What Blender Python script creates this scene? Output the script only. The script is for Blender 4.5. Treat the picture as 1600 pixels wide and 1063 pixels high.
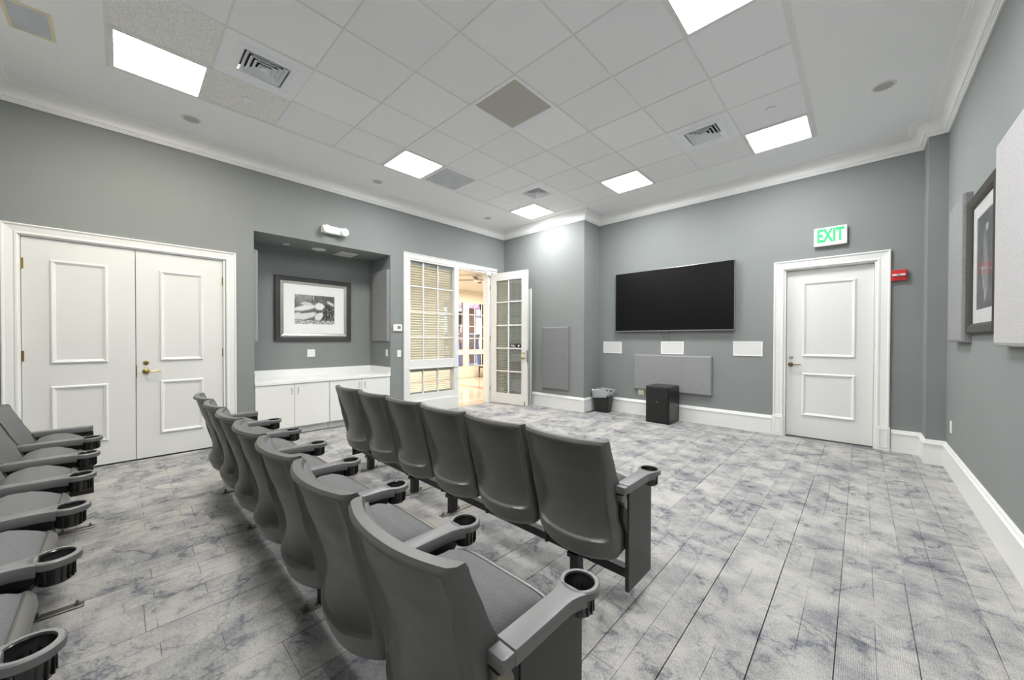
import bpy, bmesh, math, random
from mathutils import Vector, Matrix
for o in list(bpy.data.objects): bpy.data.objects.remove(o, do_unlink=True)
S = bpy.context.scene
COL = S.collection
random.seed(7)
PI = math.pi

# ---------------------------------------------------------------- camera
YAW, PITCH, ROLL = 0.7553, -0.009, 0.0022
fwd = Vector((-math.sin(YAW)*math.cos(PITCH), math.cos(YAW)*math.cos(PITCH), math.sin(PITCH)))
r0 = Vector((math.cos(YAW), math.sin(YAW), 0)); u0 = r0.cross(fwd)
rr = r0*math.cos(ROLL) + u0*math.sin(ROLL); uu = -r0*math.sin(ROLL) + u0*math.cos(ROLL)
cd = bpy.data.cameras.new('camera'); cam = bpy.data.objects.new('camera', cd); COL.objects.link(cam)
M = Matrix((( rr.x, uu.x, -fwd.x, 0), (rr.y, uu.y, -fwd.y, 0), (rr.z, uu.z, -fwd.z, 1.313), (0, 0, 0, 1)))
cam.matrix_world = M
cd.sensor_width = 36; cd.lens = 36*577.38/1600; cd.shift_x = -2.1/1600; cd.shift_y = 4.84/1600
cd.clip_start = 0.02; cd.clip_end = 200
S.camera = cam

# ---------------------------------------------------------------- world, added fill lights, exposure
W = bpy.data.worlds.new('daylight'); S.world = W; W.use_nodes = True
W.node_tree.nodes['Background'].inputs[0].default_value = (0.75, 0.9, 1.0, 1)
W.node_tree.nodes['Background'].inputs[1].default_value = 2.5
S.view_settings.view_transform = 'Standard'; S.view_settings.look = 'None'
S.view_settings.exposure = 1.33; S.view_settings.gamma = 1; S.view_settings.use_curve_mapping = False
PANEL_STRENGTH = 22.0
def area(name, loc, sx, sy, power, color=(1, 1, 1), rot=(0, 0, 0)):
    l = bpy.data.lights.new(name, 'AREA'); l.shape = 'RECTANGLE'; l.size = sx; l.size_y = sy
    l.energy = power; l.color = color
    o = bpy.data.objects.new(name, l); COL.objects.link(o); o.location = loc; o.rotation_euler = rot
    return o
area('hall_fill_light', (-8.0, 4.9, 2.9), 1.5, 1.6, 50, (1.0, 0.96, 0.90))  # unseen area light added to fill the hall
area('hall_fill_light', (-8.2, 8.2, 2.9), 1.5, 1.6, 44, (1.0, 0.96, 0.90))  # second unseen fill added further along the hall
area('gym_fill_light', (-13.0, 11.0, 3.3), 3.0, 4.0, 520, (1.0, 0.97, 0.97))  # unseen area light added to brighten the gym

# ---------------------------------------------------------------- dimensions
XL, YF, XR, YB, CEIL = -5.68, 6.2525, 0.65, -0.82, 3.633
YC, XC = 5.731, -3.647          # boxed-out corner
YP, XP = 5.895, 0.507           # pier at right
XN, NY0, NY1, NZ = -6.374, 1.175, 3.06, 2.705   # niche
WT = 0.15
PX0, PY0, TS = -2.8337, 1.1568, 0.6096

# ---------------------------------------------------------------- materials
MATS = {}
def nodes(name):
    m = bpy.data.materials.new(name); m.use_nodes = True
    nt = m.node_tree; b = nt.nodes['Principled BSDF']; return m, nt, b
def mat(name, col, rough=0.5, metal=0.0, spec=0.5, bump=None, var=None, emit=None, coat=0, alpha=None, sheen=0, trans=0, ior=None):
    """bump=(scale, strength, distance); var=(scale, amount)"""
    m, nt, b = nodes(name)
    b.inputs['Base Color'].default_value = (*col, 1); b.inputs['Roughness'].default_value = rough
    b.inputs['Metallic'].default_value = metal; b.inputs['Specular IOR Level'].default_value = spec
    if coat: b.inputs['Coat Weight'].default_value = coat
    if sheen: b.inputs['Sheen Weight'].default_value = sheen
    if trans: b.inputs['Transmission Weight'].default_value = trans
    if ior: b.inputs['IOR'].default_value = ior
    if alpha is not None: b.inputs['Alpha'].default_value = alpha
    if emit: b.inputs['Emission Color'].default_value = (*emit[0], 1); b.inputs['Emission Strength'].default_value = emit[1]
    tc = None
    if bump or var:
        tc = nt.nodes.new('ShaderNodeTexCoord')
    if var:
        n = nt.nodes.new('ShaderNodeTexNoise'); n.inputs['Scale'].default_value = var[0]; n.inputs['Detail'].default_value = 6
        nt.links.new(tc.outputs['Object'], n.inputs['Vector'])
        r = nt.nodes.new('ShaderNodeMapRange'); r.inputs[1].default_value = 0.3; r.inputs[2].default_value = 0.7
        r.inputs[3].default_value = 1-var[1]; r.inputs[4].default_value = 1+var[1]
        nt.links.new(n.outputs['Fac'], r.inputs[0])
        mx = nt.nodes.new('ShaderNodeVectorMath'); mx.operation = 'SCALE'
        mx.inputs[0].default_value = col; nt.links.new(r.outputs[0], mx.inputs['Scale'])
        nt.links.new(mx.outputs[0], b.inputs['Base Color'])
    if bump:
        n = nt.nodes.new('ShaderNodeTexNoise'); n.inputs['Scale'].default_value = bump[0]; n.inputs['Detail'].default_value = 4
        nt.links.new(tc.outputs['Object'], n.inputs['Vector'])
        bp = nt.nodes.new('ShaderNodeBump'); bp.inputs['Strength'].default_value = bump[1]; bp.inputs['Distance'].default_value = bump[2]
        nt.links.new(n.outputs['Fac'], bp.inputs['Height']); nt.links.new(bp.outputs[0], b.inputs['Normal'])
    MATS[name] = m; return m

mat('wall_paint', (0.241, 0.254, 0.249), 0.75, bump=(240, 0.12, 0.001), var=(1.5, 0.025), spec=0.2)
mat('white_trim', (0.79, 0.79, 0.765), 0.32, spec=0.5)
mat('crown_white', (0.88, 0.88, 0.87), 0.45)
mat('door_white', (0.73, 0.73, 0.705), 0.35, var=(2, 0.012))
mat('cabinet_white', (0.80, 0.80, 0.765), 0.3)
mat('counter_white', (0.86, 0.86, 0.84), 0.2)
mat('ceiling_paint', (0.90, 0.91, 0.92), 0.8, bump=(60, 0.1, 0.001))
mat('grid_white', (0.80, 0.80, 0.80), 0.4)
mat('lamp_frame', (0.78, 0.78, 0.76), 0.4)
mat('diffuser', (0.9, 0.9, 0.9), 0.5, emit=((0.985, 0.99, 1.0), PANEL_STRENGTH))
mat('diffuser_warm', (0.9, 0.9, 0.9), 0.5, emit=((1.0, 0.93, 0.80), PANEL_STRENGTH))
mat('vent_white', (0.88, 0.90, 0.93), 0.4)
mat('vent_dark', (0.012, 0.013, 0.018), 0.8)
mat('filter_beige', (0.50, 0.485, 0.44), 0.8, bump=(900, 0.5, 0.001))
mat('filter_blue', (0.56, 0.59, 0.63), 0.7, bump=(900, 0.5, 0.001), var=(6, 0.06))
mat('brass', (0.42, 0.31, 0.12), 0.28, metal=1)
mat('bronze', (0.16, 0.115, 0.06), 0.3, metal=1)
mat('steel', (0.55, 0.55, 0.53), 0.25, metal=1)
mat('shell_plastic', (0.080, 0.079, 0.071), 0.42, bump=(900, 0.25, 0.0006), var=(5, 0.06), spec=1.0)
mat('arm_plastic', (0.14, 0.14, 0.137), 0.42, bump=(1100, 0.25, 0.0005), spec=1.0)
mat('cup_plastic', (0.014, 0.014, 0.013), 0.22, spec=0.7)
mat('pan_plastic', (0.13, 0.125, 0.115), 0.36, spec=0.6)
mat('black_metal', (0.012, 0.012, 0.012), 0.45, spec=0.5)
mat('panel_laminate', (0.024, 0.024, 0.022), 0.38, bump=(500, 0.2, 0.0005), spec=0.5)
mat('plate_metal', (0.20, 0.19, 0.16), 0.35, metal=0.8)
mat('tv_screen', (0.004, 0.004, 0.005), 0.30, spec=0.2)
mat('tv_bezel', (0.33, 0.33, 0.34), 0.3, metal=0.7)
mat('rubber_black', (0.010, 0.010, 0.010), 0.5)
mat('sub_cabinet', (0.012, 0.012, 0.011), 0.3, bump=(120, 0.1, 0.001), spec=0.6)
mat('sub_grille', (0.007, 0.008, 0.007), 0.6, bump=(1200, 0.5, 0.001))
mat('bin_plastic', (0.022, 0.023, 0.020), 0.4)
mat('bag_film', (0.62, 0.66, 0.66), 0.18, spec=0.8, alpha=0.55)
mat('speaker_white', (0.80, 0.80, 0.79), 0.5)
mat('grille_cloth', (0.66, 0.66, 0.65), 0.8, bump=(1500, 0.5, 0.0006))
mat('exit_white', (0.82, 0.80, 0.78), 0.4)
mat('exit_green', (0.02, 0.45, 0.16), 0.4, emit=((0.02, 0.55, 0.14), 0.22))
mat('alarm_red', (0.55, 0.025, 0.025), 0.3)
mat('lens_clear', (0.8, 0.8, 0.78), 0.12, spec=0.8)
mat('letter_grey', (0.12, 0.12, 0.12), 0.6)
mat('letter_white', (0.75, 0.75, 0.73), 0.6)
mat('plastic_white', (0.84, 0.84, 0.80), 0.35)
mat('plastic_ivory', (0.78, 0.72, 0.52), 0.4)
mat('lcd_grey', (0.22, 0.24, 0.22), 0.2)
mat('frame_dark', (0.035, 0.037, 0.034), 0.35, spec=0.6)
mat('frame_silver', (0.50, 0.49, 0.46), 0.3, metal=0.8)
mat('frame_brown', (0.060, 0.056, 0.050), 0.6, spec=0.15)
mat('mat_board', (0.82, 0.82, 0.81), 0.8)
mat('slat_white', (0.86, 0.83, 0.76), 0.45)
mat('hall_wall', (0.82, 0.76, 0.64), 0.6)
mat('hall_ceiling', (0.80, 0.72, 0.64), 0.8)
mat('hall_floor', (0.70, 0.62, 0.47), 0.10, spec=0.7, var=(1.6, 0.06))
mat('floor_band', (0.62, 0.36, 0.25), 0.10, spec=0.7)
mat('table_wood', (0.11, 0.035, 0.02), 0.3)
mat('gym_purple', (0.62, 0.42, 0.56), 0.7)
mat('gym_floor', (0.10, 0.13, 0.30), 0.6)
mat('brick_brown', (0.30, 0.18, 0.15), 0.8)
mat('gym_beam', (0.35, 0.47, 0.52), 0.6)
mat('tread_blue', (0.28, 0.42, 0.75), 0.35)
mat('tread_grey', (0.30, 0.31, 0.33), 0.4)
mat('tread_dark', (0.03, 0.035, 0.06), 0.5)
mat('skin_tone', (0.50, 0.30, 0.22), 0.5)
mat('hair_brown', (0.06, 0.03, 0.02), 0.6)
mat('shirt_rose', (0.45, 0.24, 0.22), 0.8)
mat('shorts_navy', (0.04, 0.06, 0.16), 0.8)
mat('fan_blade', (0.10, 0.09, 0.08), 0.5)

# clear glass that light passes through (mix of transparent and glossy)
def glass(name, ior=1.5, tint=(0.96, 0.98, 0.97), fixed=None):
    m = bpy.data.materials.new(name); m.use_nodes = True; nt = m.node_tree; nt.nodes.clear()
    o = nt.nodes.new('ShaderNodeOutputMaterial'); mx = nt.nodes.new('ShaderNodeMixShader')
    t = nt.nodes.new('ShaderNodeBsdfTransparent'); g = nt.nodes.new('ShaderNodeBsdfGlossy')
    t.inputs[0].default_value = (*tint, 1); g.inputs['Roughness'].default_value = 0.02
    f = nt.nodes.new('ShaderNodeFresnel'); f.inputs[0].default_value = ior
    (nt.links.new(f.outputs[0], mx.inputs[0]) if fixed is None else setattr(mx.inputs[0], 'default_value', fixed)); nt.links.new(t.outputs[0], mx.inputs[1]); nt.links.new(g.outputs[0], mx.inputs[2])
    nt.links.new(mx.outputs[0], o.inputs[0]); MATS[name] = m
glass('clear_glass')
glass('coated_glass', 1.10, (0.99, 0.99, 0.99), 0.16)      # anti-reflective picture glass

# speckled woven fabric
def fabric(name, c1, c2, scale, rough=0.9, fine=0.5):
    m, nt, b = nodes(name); tc = nt.nodes.new('ShaderNodeTexCoord')
    n = nt.nodes.new('ShaderNodeTexNoise'); n.inputs['Scale'].default_value = scale; n.inputs['Detail'].default_value = 5; n.inputs['Roughness'].default_value = 0.8
    nt.links.new(tc.outputs['Object'], n.inputs['Vector'])
    cr = nt.nodes.new('ShaderNodeValToRGB'); cr.color_ramp.elements[0].position = 0.36; cr.color_ramp.elements[1].position = 0.64
    cr.color_ramp.elements[0].color = (*c1, 1); cr.color_ramp.elements[1].color = (*c2, 1)
    nt.links.new(n.outputs['Fac'], cr.inputs[0]); nt.links.new(cr.outputs[0], b.inputs['Base Color'])
    b.inputs['Roughness'].default_value = rough; b.inputs['Specular IOR Level'].default_value = 0.25
    bp = nt.nodes.new('ShaderNodeBump'); bp.inputs['Strength'].default_value = fine; bp.inputs['Distance'].default_value = 0.0015
    nt.links.new(n.outputs['Fac'], bp.inputs['Height']); nt.links.new(bp.outputs[0], b.inputs['Normal'])
    MATS[name] = m
fabric('seat_fabric', (0.085, 0.086, 0.086), (0.18, 0.181, 0.18), 420)
fabric('acoustic_cloth', (0.18, 0.18, 0.185), (0.36, 0.36, 0.365), 160)
fabric('acoustic_cloth_dark', (0.15, 0.15, 0.155), (0.27, 0.27, 0.275), 160)
fabric('acoustic_cloth_light', (0.33, 0.325, 0.325), (0.60, 0.59, 0.59), 170)

# mineral fibre tile, smooth and rough
def tile_mat(name, base, spots, scale):
    m, nt, b = nodes(name); tc = nt.nodes.new('ShaderNodeNewGeometry')
    n = nt.nodes.new('ShaderNodeTexNoise'); n.inputs['Scale'].default_value = scale; n.inputs['Detail'].default_value = 5; n.inputs['Roughness'].default_value = 0.7
    nt.links.new(tc.outputs['Position'], n.inputs['Vector'])
    cr = nt.nodes.new('ShaderNodeValToRGB'); cr.color_ramp.elements[0].position = 0.40; cr.color_ramp.elements[1].position = 0.52
    d = tuple(c*(1-spots) for c in base)
    cr.color_ramp.elements[0].color = (*d, 1); cr.color_ramp.elements[1].color = (*base, 1)
    nt.links.new(n.outputs['Fac'], cr.inputs[0])
    oi = nt.nodes.new('ShaderNodeObjectInfo'); mr = nt.nodes.new('ShaderNodeMapRange'); mr.inputs[3].default_value = 0.965; mr.inputs[4].default_value = 1.02
    nt.links.new(oi.outputs['Random'], mr.inputs[0])
    sc = nt.nodes.new('ShaderNodeVectorMath'); sc.operation = 'SCALE'; nt.links.new(cr.outputs[0], sc.inputs[0]); nt.links.new(mr.outputs[0], sc.inputs['Scale'])
    nt.links.new(sc.outputs[0], b.inputs['Base Color']); b.inputs['Roughness'].default_value = 0.9; b.inputs['Specular IOR Level'].default_value = 0.2
    bp = nt.nodes.new('ShaderNodeBump'); bp.inputs['Strength'].default_value = 0.3; bp.inputs['Distance'].default_value = 0.002
    nt.links.new(n.outputs['Fac'], bp.inputs['Height']); nt.links.new(bp.outputs[0], b.inputs['Normal']); MATS[name] = m
tile_mat('tile_fine', (0.91, 0.92, 0.935), 0.05, 160)
tile_mat('tile_rough', (0.90, 0.895, 0.87), 0.22, 95)

# carpet: clouded blue-grey veins over warm grey, corduroy ribs along the planks
def carpet():
    m, nt, b = nodes('carpet'); N = nt.nodes.new; Lk = nt.links.new
    g = N('ShaderNodeNewGeometry'); oi = N('ShaderNodeObjectInfo')
    rnd = N('ShaderNodeVectorMath'); rnd.operation = 'SCALE'; rnd.inputs[0].default_value = (37, 91, 13); Lk(oi.outputs['Random'], rnd.inputs['Scale'])
    def noise(sc, det, off, aniso=(1, 1, 1), rough=0.55, dist=0.0):
        mp = N('ShaderNodeMapping'); mp.inputs['Scale'].default_value = aniso
        if off:
            ad = N('ShaderNodeVectorMath'); ad.operation = 'ADD'; Lk(g.outputs['Position'], ad.inputs[0]); Lk(rnd.outputs[0], ad.inputs[1]); Lk(ad.outputs[0], mp.inputs['Vector'])
        else: Lk(g.outputs['Position'], mp.inputs['Vector'])
        n = N('ShaderNodeTexNoise'); n.inputs['Scale'].default_value = sc; n.inputs['Detail'].default_value = det; n.inputs['Roughness'].default_value = rough; n.inputs['Distortion'].default_value = dist
        Lk(mp.outputs[0], n.inputs['Vector']); return n.outputs['Fac']
    def ramp(x, pts):
        r = N('ShaderNodeValToRGB'); e = r.color_ramp.elements
        while len(e) < len(pts): e.new(0.5)
        for i, (p, c) in enumerate(pts): e[i].position = p; e[i].color = (c, c, c, 1) if not isinstance(c, tuple) else (*c, 1)
        Lk(x, r.inputs[0]); return r.outputs[0]
    def math_(op, a, bb):
        n = N('ShaderNodeMath'); n.operation = op
        for i, v in enumerate((a, bb)):
            if isinstance(v, (int, float)): n.inputs[i].default_value = v
            else: Lk(v, n.inputs[i])
        return n.outputs[0]
    cloud = noise(3.8, 8, False, (1.0, 1.0, 1), 0.70, 0.15)
    blk = noise(4.5, 6, True, (1.0, 1.0, 1), 0.68, 0.1)
    vein = noise(3.0, 4, False, (1.0, 1.0, 1), 0.55, 0.35)
    # short offcuts inside a plank, each a little lighter or darker
    mpb = N('ShaderNodeMapping'); mpb.inputs['Rotation'].default_value = (0, 0, PI/2); mpb.inputs['Location'].default_value = (0.11, 0.07, 0)
    Lk(g.outputs['Position'], mpb.inputs['Vector'])
    br = N('ShaderNodeTexBrick'); br.inputs['Scale'].default_value = 1.0; br.inputs['Mortar Size'].default_value = 0.0016; br.inputs['Mortar Smooth'].default_value = 0.2; br.inputs['Mortar'].default_value = (0.5, 0.5, 0.5, 1); br.inputs['Brick Width'].default_value = 0.52; br.inputs['Row Height'].default_value = 0.125
    br.inputs['Color1'].default_value = (0, 0, 0, 1); br.inputs['Color2'].default_value = (1, 1, 1, 1); br.offset = 0.37
    Lk(mpb.outputs[0], br.inputs['Vector'])
    brick = br.outputs['Color']
    v1 = math_('ABSOLUTE', math_('SUBTRACT', vein, 0.5), 0.0)
    veins = ramp(v1, [(0.0, 1.0), (0.008, 0.7), (0.022, 0.0)])
    a = math_('ADD', math_('ADD', math_('MULTIPLY', cloud, 0.62), math_('MULTIPLY', blk, 0.38)), math_('MULTIPLY', math_('SUBTRACT', brick, 0.5), 0.05))
    dark = ramp(a, [(0.37, 1.0), (0.48, 0.50), (0.60, 0.0)])
    tot = math_('ADD', math_('MULTIPLY', dark, 0.54), math_('MULTIPLY', math_('MULTIPLY', veins, 0.34), ramp(cloud, [(0.42, 1.0), (0.60, 0.10)])))
    tot = math_('ADD', tot, math_('MULTIPLY', math_('SUBTRACT', brick, 0.5), 0.20))
    grain = noise(190, 3, False, (1, 0.45, 1), 0.8)
    tot = math_('ADD', tot, math_('MULTIPLY', math_('SUBTRACT', grain, 0.5), 1.35))
    lines = math_('MULTIPLY', math_('MULTIPLY', br.outputs['Fac'], 0.55), ramp(noise(1.7, 2, False), [(0.47, 0.0), (0.53, 1.0)]))
    tot = math_('ADD', tot, lines)
    tint = math_('MULTIPLY', math_('SUBTRACT', oi.outputs['Random'], 0.5), 0.16)
    tot = math_('ADD', tot, tint)
    colr = ramp(tot, [(0.0, (0.50, 0.487, 0.455)), (0.25, (0.36, 0.355, 0.345)), (0.55, (0.20, 0.205, 0.222)), (0.9, (0.10, 0.105, 0.125))])
    # fine ribs running along the planks
    wv = N('ShaderNodeTexWave'); wv.wave_type = 'BANDS'; wv.bands_direction = 'X'; wv.inputs['Scale'].default_value = 46; wv.inputs['Distortion'].default_value = 0.4; wv.inputs['Detail'].default_value = 1
    Lk(g.outputs['Position'], wv.inputs['Vector'])
    mr = N('ShaderNodeMapRange'); mr.inputs[3].default_value = 0.94; mr.inputs[4].default_value = 1.05; Lk(wv.outputs['Fac'], mr.inputs[0])
    sc = N('ShaderNodeVectorMath'); sc.operation = 'SCALE'; Lk(colr, sc.inputs[0]); Lk(mr.outputs[0], sc.inputs['Scale'])
    Lk(sc.outputs[0], b.inputs['Base Color']); b.inputs['Roughness'].default_value = 0.95; b.inputs['Specular IOR Level'].default_value = 0.15
    bp = N('ShaderNodeBump'); bp.inputs['Strength'].default_value = 0.5; bp.inputs['Distance'].default_value = 0.003
    Lk(math_('ADD', wv.outputs['Fac'], grain), bp.inputs['Height']); Lk(bp.outputs[0], b.inputs['Normal'])
    MATS['carpet'] = m
carpet()
mat('carpet_base', (0.10, 0.10, 0.11), 0.95)

# vertex colour print
def printmat():
    m, nt, b = nodes('photo_print'); a = nt.nodes.new('ShaderNodeAttribute'); a.attribute_name = 'ink'
    nt.links.new(a.outputs['Color'], b.inputs['Base Color']); b.inputs['Roughness'].default_value = 0.4
    MATS['photo_print'] = m
printmat()

# ---------------------------------------------------------------- mesh helpers
def box(bm, x0, x1, y0, y1, z0, z1, bev=0.0, seg=1):
    x0, x1 = min(x0, x1), max(x0, x1); y0, y1 = min(y0, y1), max(y0, y1); z0, z1 = min(z0, z1), max(z0, z1)
    v = [bm.verts.new(p) for p in ((x0,y0,z0),(x1,y0,z0),(x1,y1,z0),(x0,y1,z0),(x0,y0,z1),(x1,y0,z1),(x1,y1,z1),(x0,y1,z1))]
    f = [bm.faces.new([v[i] for i in q]) for q in ((0,3,2,1),(4,5,6,7),(0,1,5,4),(1,2,6,5),(2,3,7,6),(3,0,4,7))]
    if bev > 0:
        es = list({e for ff in f for e in ff.edges})
        bmesh.ops.bevel(bm, geom=es, offset=bev, segments=seg, affect='EDGES', profile=0.5)
    return v
def prism(bm, pts, h0, h1, axis='Z', bev=0):
    """pts outline (a,b) extruded h0..h1 along axis. axis Z:(a,b)=(x,y); X:(y,z); Y:(x,z)"""
    def P(a, b, h): return {'Z': (a, b, h), 'X': (h, a, b), 'Y': (a, h, b)}[axis]
    lo = [bm.verts.new(P(a, b, h0)) for a, b in pts]; hi = [bm.verts.new(P(a, b, h1)) for a, b in pts]
    n = len(pts); fs = [bm.faces.new(lo[::-1]), bm.faces.new(hi)]
    for i in range(n): fs.append(bm.faces.new([lo[i], lo[(i+1) % n], hi[(i+1) % n], hi[i]]))
    bmesh.ops.recalc_face_normals(bm, faces=fs)
    if bev: bmesh.ops.bevel(bm, geom=list(set(fs[0].edges) | set(fs[1].edges)), offset=bev, segments=2, affect='EDGES', profile=0.5)
def lathe(bm, prof, seg=32, c=(0, 0, 0), axis='Z'):
    rings = []
    for r, z in prof:
        ring = []
        for i in range(seg):
            a = 2*PI*i/seg; p = (r*math.cos(a), r*math.sin(a), z)
            if axis == 'Y': p = (p[0], p[2], p[1])
            if axis == 'X': p = (p[2], p[0], p[1])
            ring.append(bm.verts.new((p[0]+c[0], p[1]+c[1], p[2]+c[2])))
        rings.append(ring)
    fs = []
    for a, b in zip(rings, rings[1:]):
        for i in range(seg): fs.append(bm.faces.new([a[i], a[(i+1) % seg], b[(i+1) % seg], b[i]]))
    if prof[0][0] > 1e-6 and prof[0] != prof[-1]: fs.append(bm.faces.new(rings[0]))
    if prof[-1][0] > 1e-6 and prof[0] != prof[-1]: fs.append(bm.faces.new(rings[-1]))
    bmesh.ops.remove_doubles(bm, verts=[v for r in rings for v in r], dist=1e-5)
    fs = [f for f in fs if f.is_valid]
    bmesh.ops.recalc_face_normals(bm, faces=fs)
def tube(bm, pts, r, seg=8):
    pts = [Vector(p) for p in pts]; rings = []
    for i, p in enumerate(pts):
        d = (pts[min(i+1, len(pts)-1)] - pts[max(i-1, 0)]).normalized()
        a = d.cross(Vector((0, 0, 1)));
        if a.length < 0.05: a = d.cross(Vector((1, 0, 0)))
        a.normalize(); b = d.cross(a)
        rings.append([bm.verts.new(p + a*r*math.cos(2*PI*k/seg) + b*r*math.sin(2*PI*k/seg)) for k in range(seg)])
    for A, B in zip(rings, rings[1:]):
        for k in range(seg): bm.faces.new([A[k], A[(k+1) % seg], B[(k+1) % seg], B[k]])
    bm.faces.new(rings[0][::-1]); bm.faces.new(rings[-1])
def sweep(bm, path, prof, closed=False):
    """path: wall-line points (x,y) with the room on the left-hand side; prof: (d,z) closed polygon, d = distance into the room."""
    n = len(path); P = [Vector(p) for p in path]; offs = []
    for i in range(n):
        a = P[i-1] if (closed or i > 0) else None; c = P[(i+1) % n] if (closed or i < n-1) else None
        ns = []
        if a is not None: d = (P[i]-a).normalized(); ns.append(Vector((-d.y, d.x)))
        if c is not None: d = (c-P[i]).normalized(); ns.append(Vector((-d.y, d.x)))
        if len(ns) == 2:
            m = ns[0]+ns[1]; m = m/ (m.dot(ns[0])) if m.length > 1e-6 else ns[0]
        else: m = ns[0]
        offs.append(m)
    rings = [[bm.verts.new((P[i].x+offs[i].x*d, P[i].y+offs[i].y*d, z)) for d, z in prof] for i in range(n)]
    k = len(prof); fs = []
    rng = range(n) if closed else range(n-1)
    for i in rng:
        A, B = rings[i], rings[(i+1) % n]
        for j in range(k): fs.append(bm.faces.new([A[j], A[(j+1) % k], B[(j+1) % k], B[j]]))
    if not closed: fs.append(bm.faces.new(rings[0])); fs.append(bm.faces.new(rings[-1][::-1]))
    bmesh.ops.recalc_face_normals(bm, faces=fs)
def frame_ring(bm, plane, a0, a1, b0, b1, prof, base, sgn):
    """mitred rectangular frame. plane 'X' -> a=y,b=z, depth along x; plane 'Y' -> a=x,b=z, depth along y.
    prof: (inset from outer edge, height) closed polygon"""
    rings = []
    for (ca, cb, sa, sb) in ((a0, b0, 1, 1), (a1, b0, -1, 1), (a1, b1, -1, -1), (a0, b1, 1, -1)):
        ring = []
        for i, h in prof:
            a, b, d = ca+sa*i, cb+sb*i, base+sgn*h
            ring.append(bm.verts.new((d, a, b) if plane == 'X' else ((a, d, b) if plane == 'Y' else (a, b, d))))
        rings.append(ring)
    fs = []; k = len(prof)
    for i in range(4):
        A, B = rings[i], rings[(i+1) % 4]
        for j in range(k): fs.append(bm.faces.new([A[j], A[(j+1) % k], B[(j+1) % k], B[j]]))
    bmesh.ops.recalc_face_normals(bm, faces=fs)
def grid_solid(bm, F, Bk, nu, nv):
    """closed solid between front F(u,v) and back Bk(u,v), u in -1..1, v in 0..1"""
    def G(fn): return [[bm.verts.new(fn(-1+2*i/nu, j/nv)) for i in range(nu+1)] for j in range(nv+1)]
    A, B = G(F), G(Bk); fs = []
    for j in range(nv):
        for i in range(nu):
            fs.append(bm.faces.new([A[j][i], A[j][i+1], A[j+1][i+1], A[j+1][i]]))
            fs.append(bm.faces.new([B[j][i], B[j+1][i], B[j+1][i+1], B[j][i+1]]))
    for i in range(nu):
        for j in (0, nv): fs.append(bm.faces.new([A[j][i], A[j][i+1], B[j][i+1], B[j][i]]))
    for j in range(nv):
        for i in (0, nu): fs.append(bm.faces.new([A[j][i], A[j+1][i], B[j+1][i], B[j][i]]))
    bmesh.ops.recalc_face_normals(bm, faces=fs)
def mk(name, fn, m, parent=None, smooth=None, loc=None):
    bm = bmesh.new(); fn(bm)
    me = bpy.data.meshes.new(name); bm.to_mesh(me); bm.free()
    me.materials.append(MATS[m])
    if smooth is not None:
        for p in me.polygons: p.use_smooth = True
        me.set_sharp_from_angle(angle=math.radians(smooth))
    o = bpy.data.objects.new(name, me); COL.objects.link(o)
    if parent: o.parent = parent
    if loc: o.location = loc
    return o
def bx(name, m, x0, x1, y0, y1, z0, z1, parent=None, bev=0.0, seg=1):
    return mk(name, lambda b: box(b, x0, x1, y0, y1, z0, z1, bev, seg), m, parent)
def struct(o): o['kind'] = 'structure'; return o
def thing(name, label, cat, loc=(0, 0, 0), rz=0, group=None):
    o = bpy.data.objects.new(name, None); COL.objects.link(o); o.location = loc; o.rotation_euler = (0, 0, rz)
    o.empty_display_size = 0.1; tag(o, label, cat, group); return o
def tag(o, label, cat, group=None):
    o['label'] = label; o['category'] = cat
    if group: o['group'] = group
    return o
def empty_struct(name, loc=(0, 0, 0), rz=0):
    o = bpy.data.objects.new(name, None); COL.objects.link(o); o.location = loc; o.rotation_euler = (0, 0, rz); o['kind'] = 'structure'; o.empty_display_size = 0.1; return o
def share(o, loc, parent=None, scale=None):
    c = o.copy(); COL.objects.link(c); c.location = loc
    if parent: c.parent = parent
    if scale: c.scale = scale
    return c
def copy_tree(o, parent=None):
    c = o.copy(); COL.objects.link(c)
    if parent: c.parent = parent
    for ch in list(o.children): copy_tree(ch, c)
    return c
def text(name, body, size, m, parent, mw, depth=0.002, align='CENTER'):
    cu = bpy.data.curves.new(name, 'FONT'); cu.body = body; cu.size = size; cu.extrude = depth; cu.align_x = align; cu.align_y = 'CENTER'; cu.offset = size*0.034
    tmp = bpy.data.objects.new('tmp', cu); COL.objects.link(tmp); bpy.context.view_layer.update()
    me = bpy.data.meshes.new_from_object(tmp.evaluated_get(bpy.context.evaluated_depsgraph_get()))
    bpy.data.objects.remove(tmp, do_unlink=True)
    me.materials.clear(); me.materials.append(MATS[m]); me.transform(mw)
    o = bpy.data.objects.new(name, me); COL.objects.link(o); o.parent = parent; return o

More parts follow.
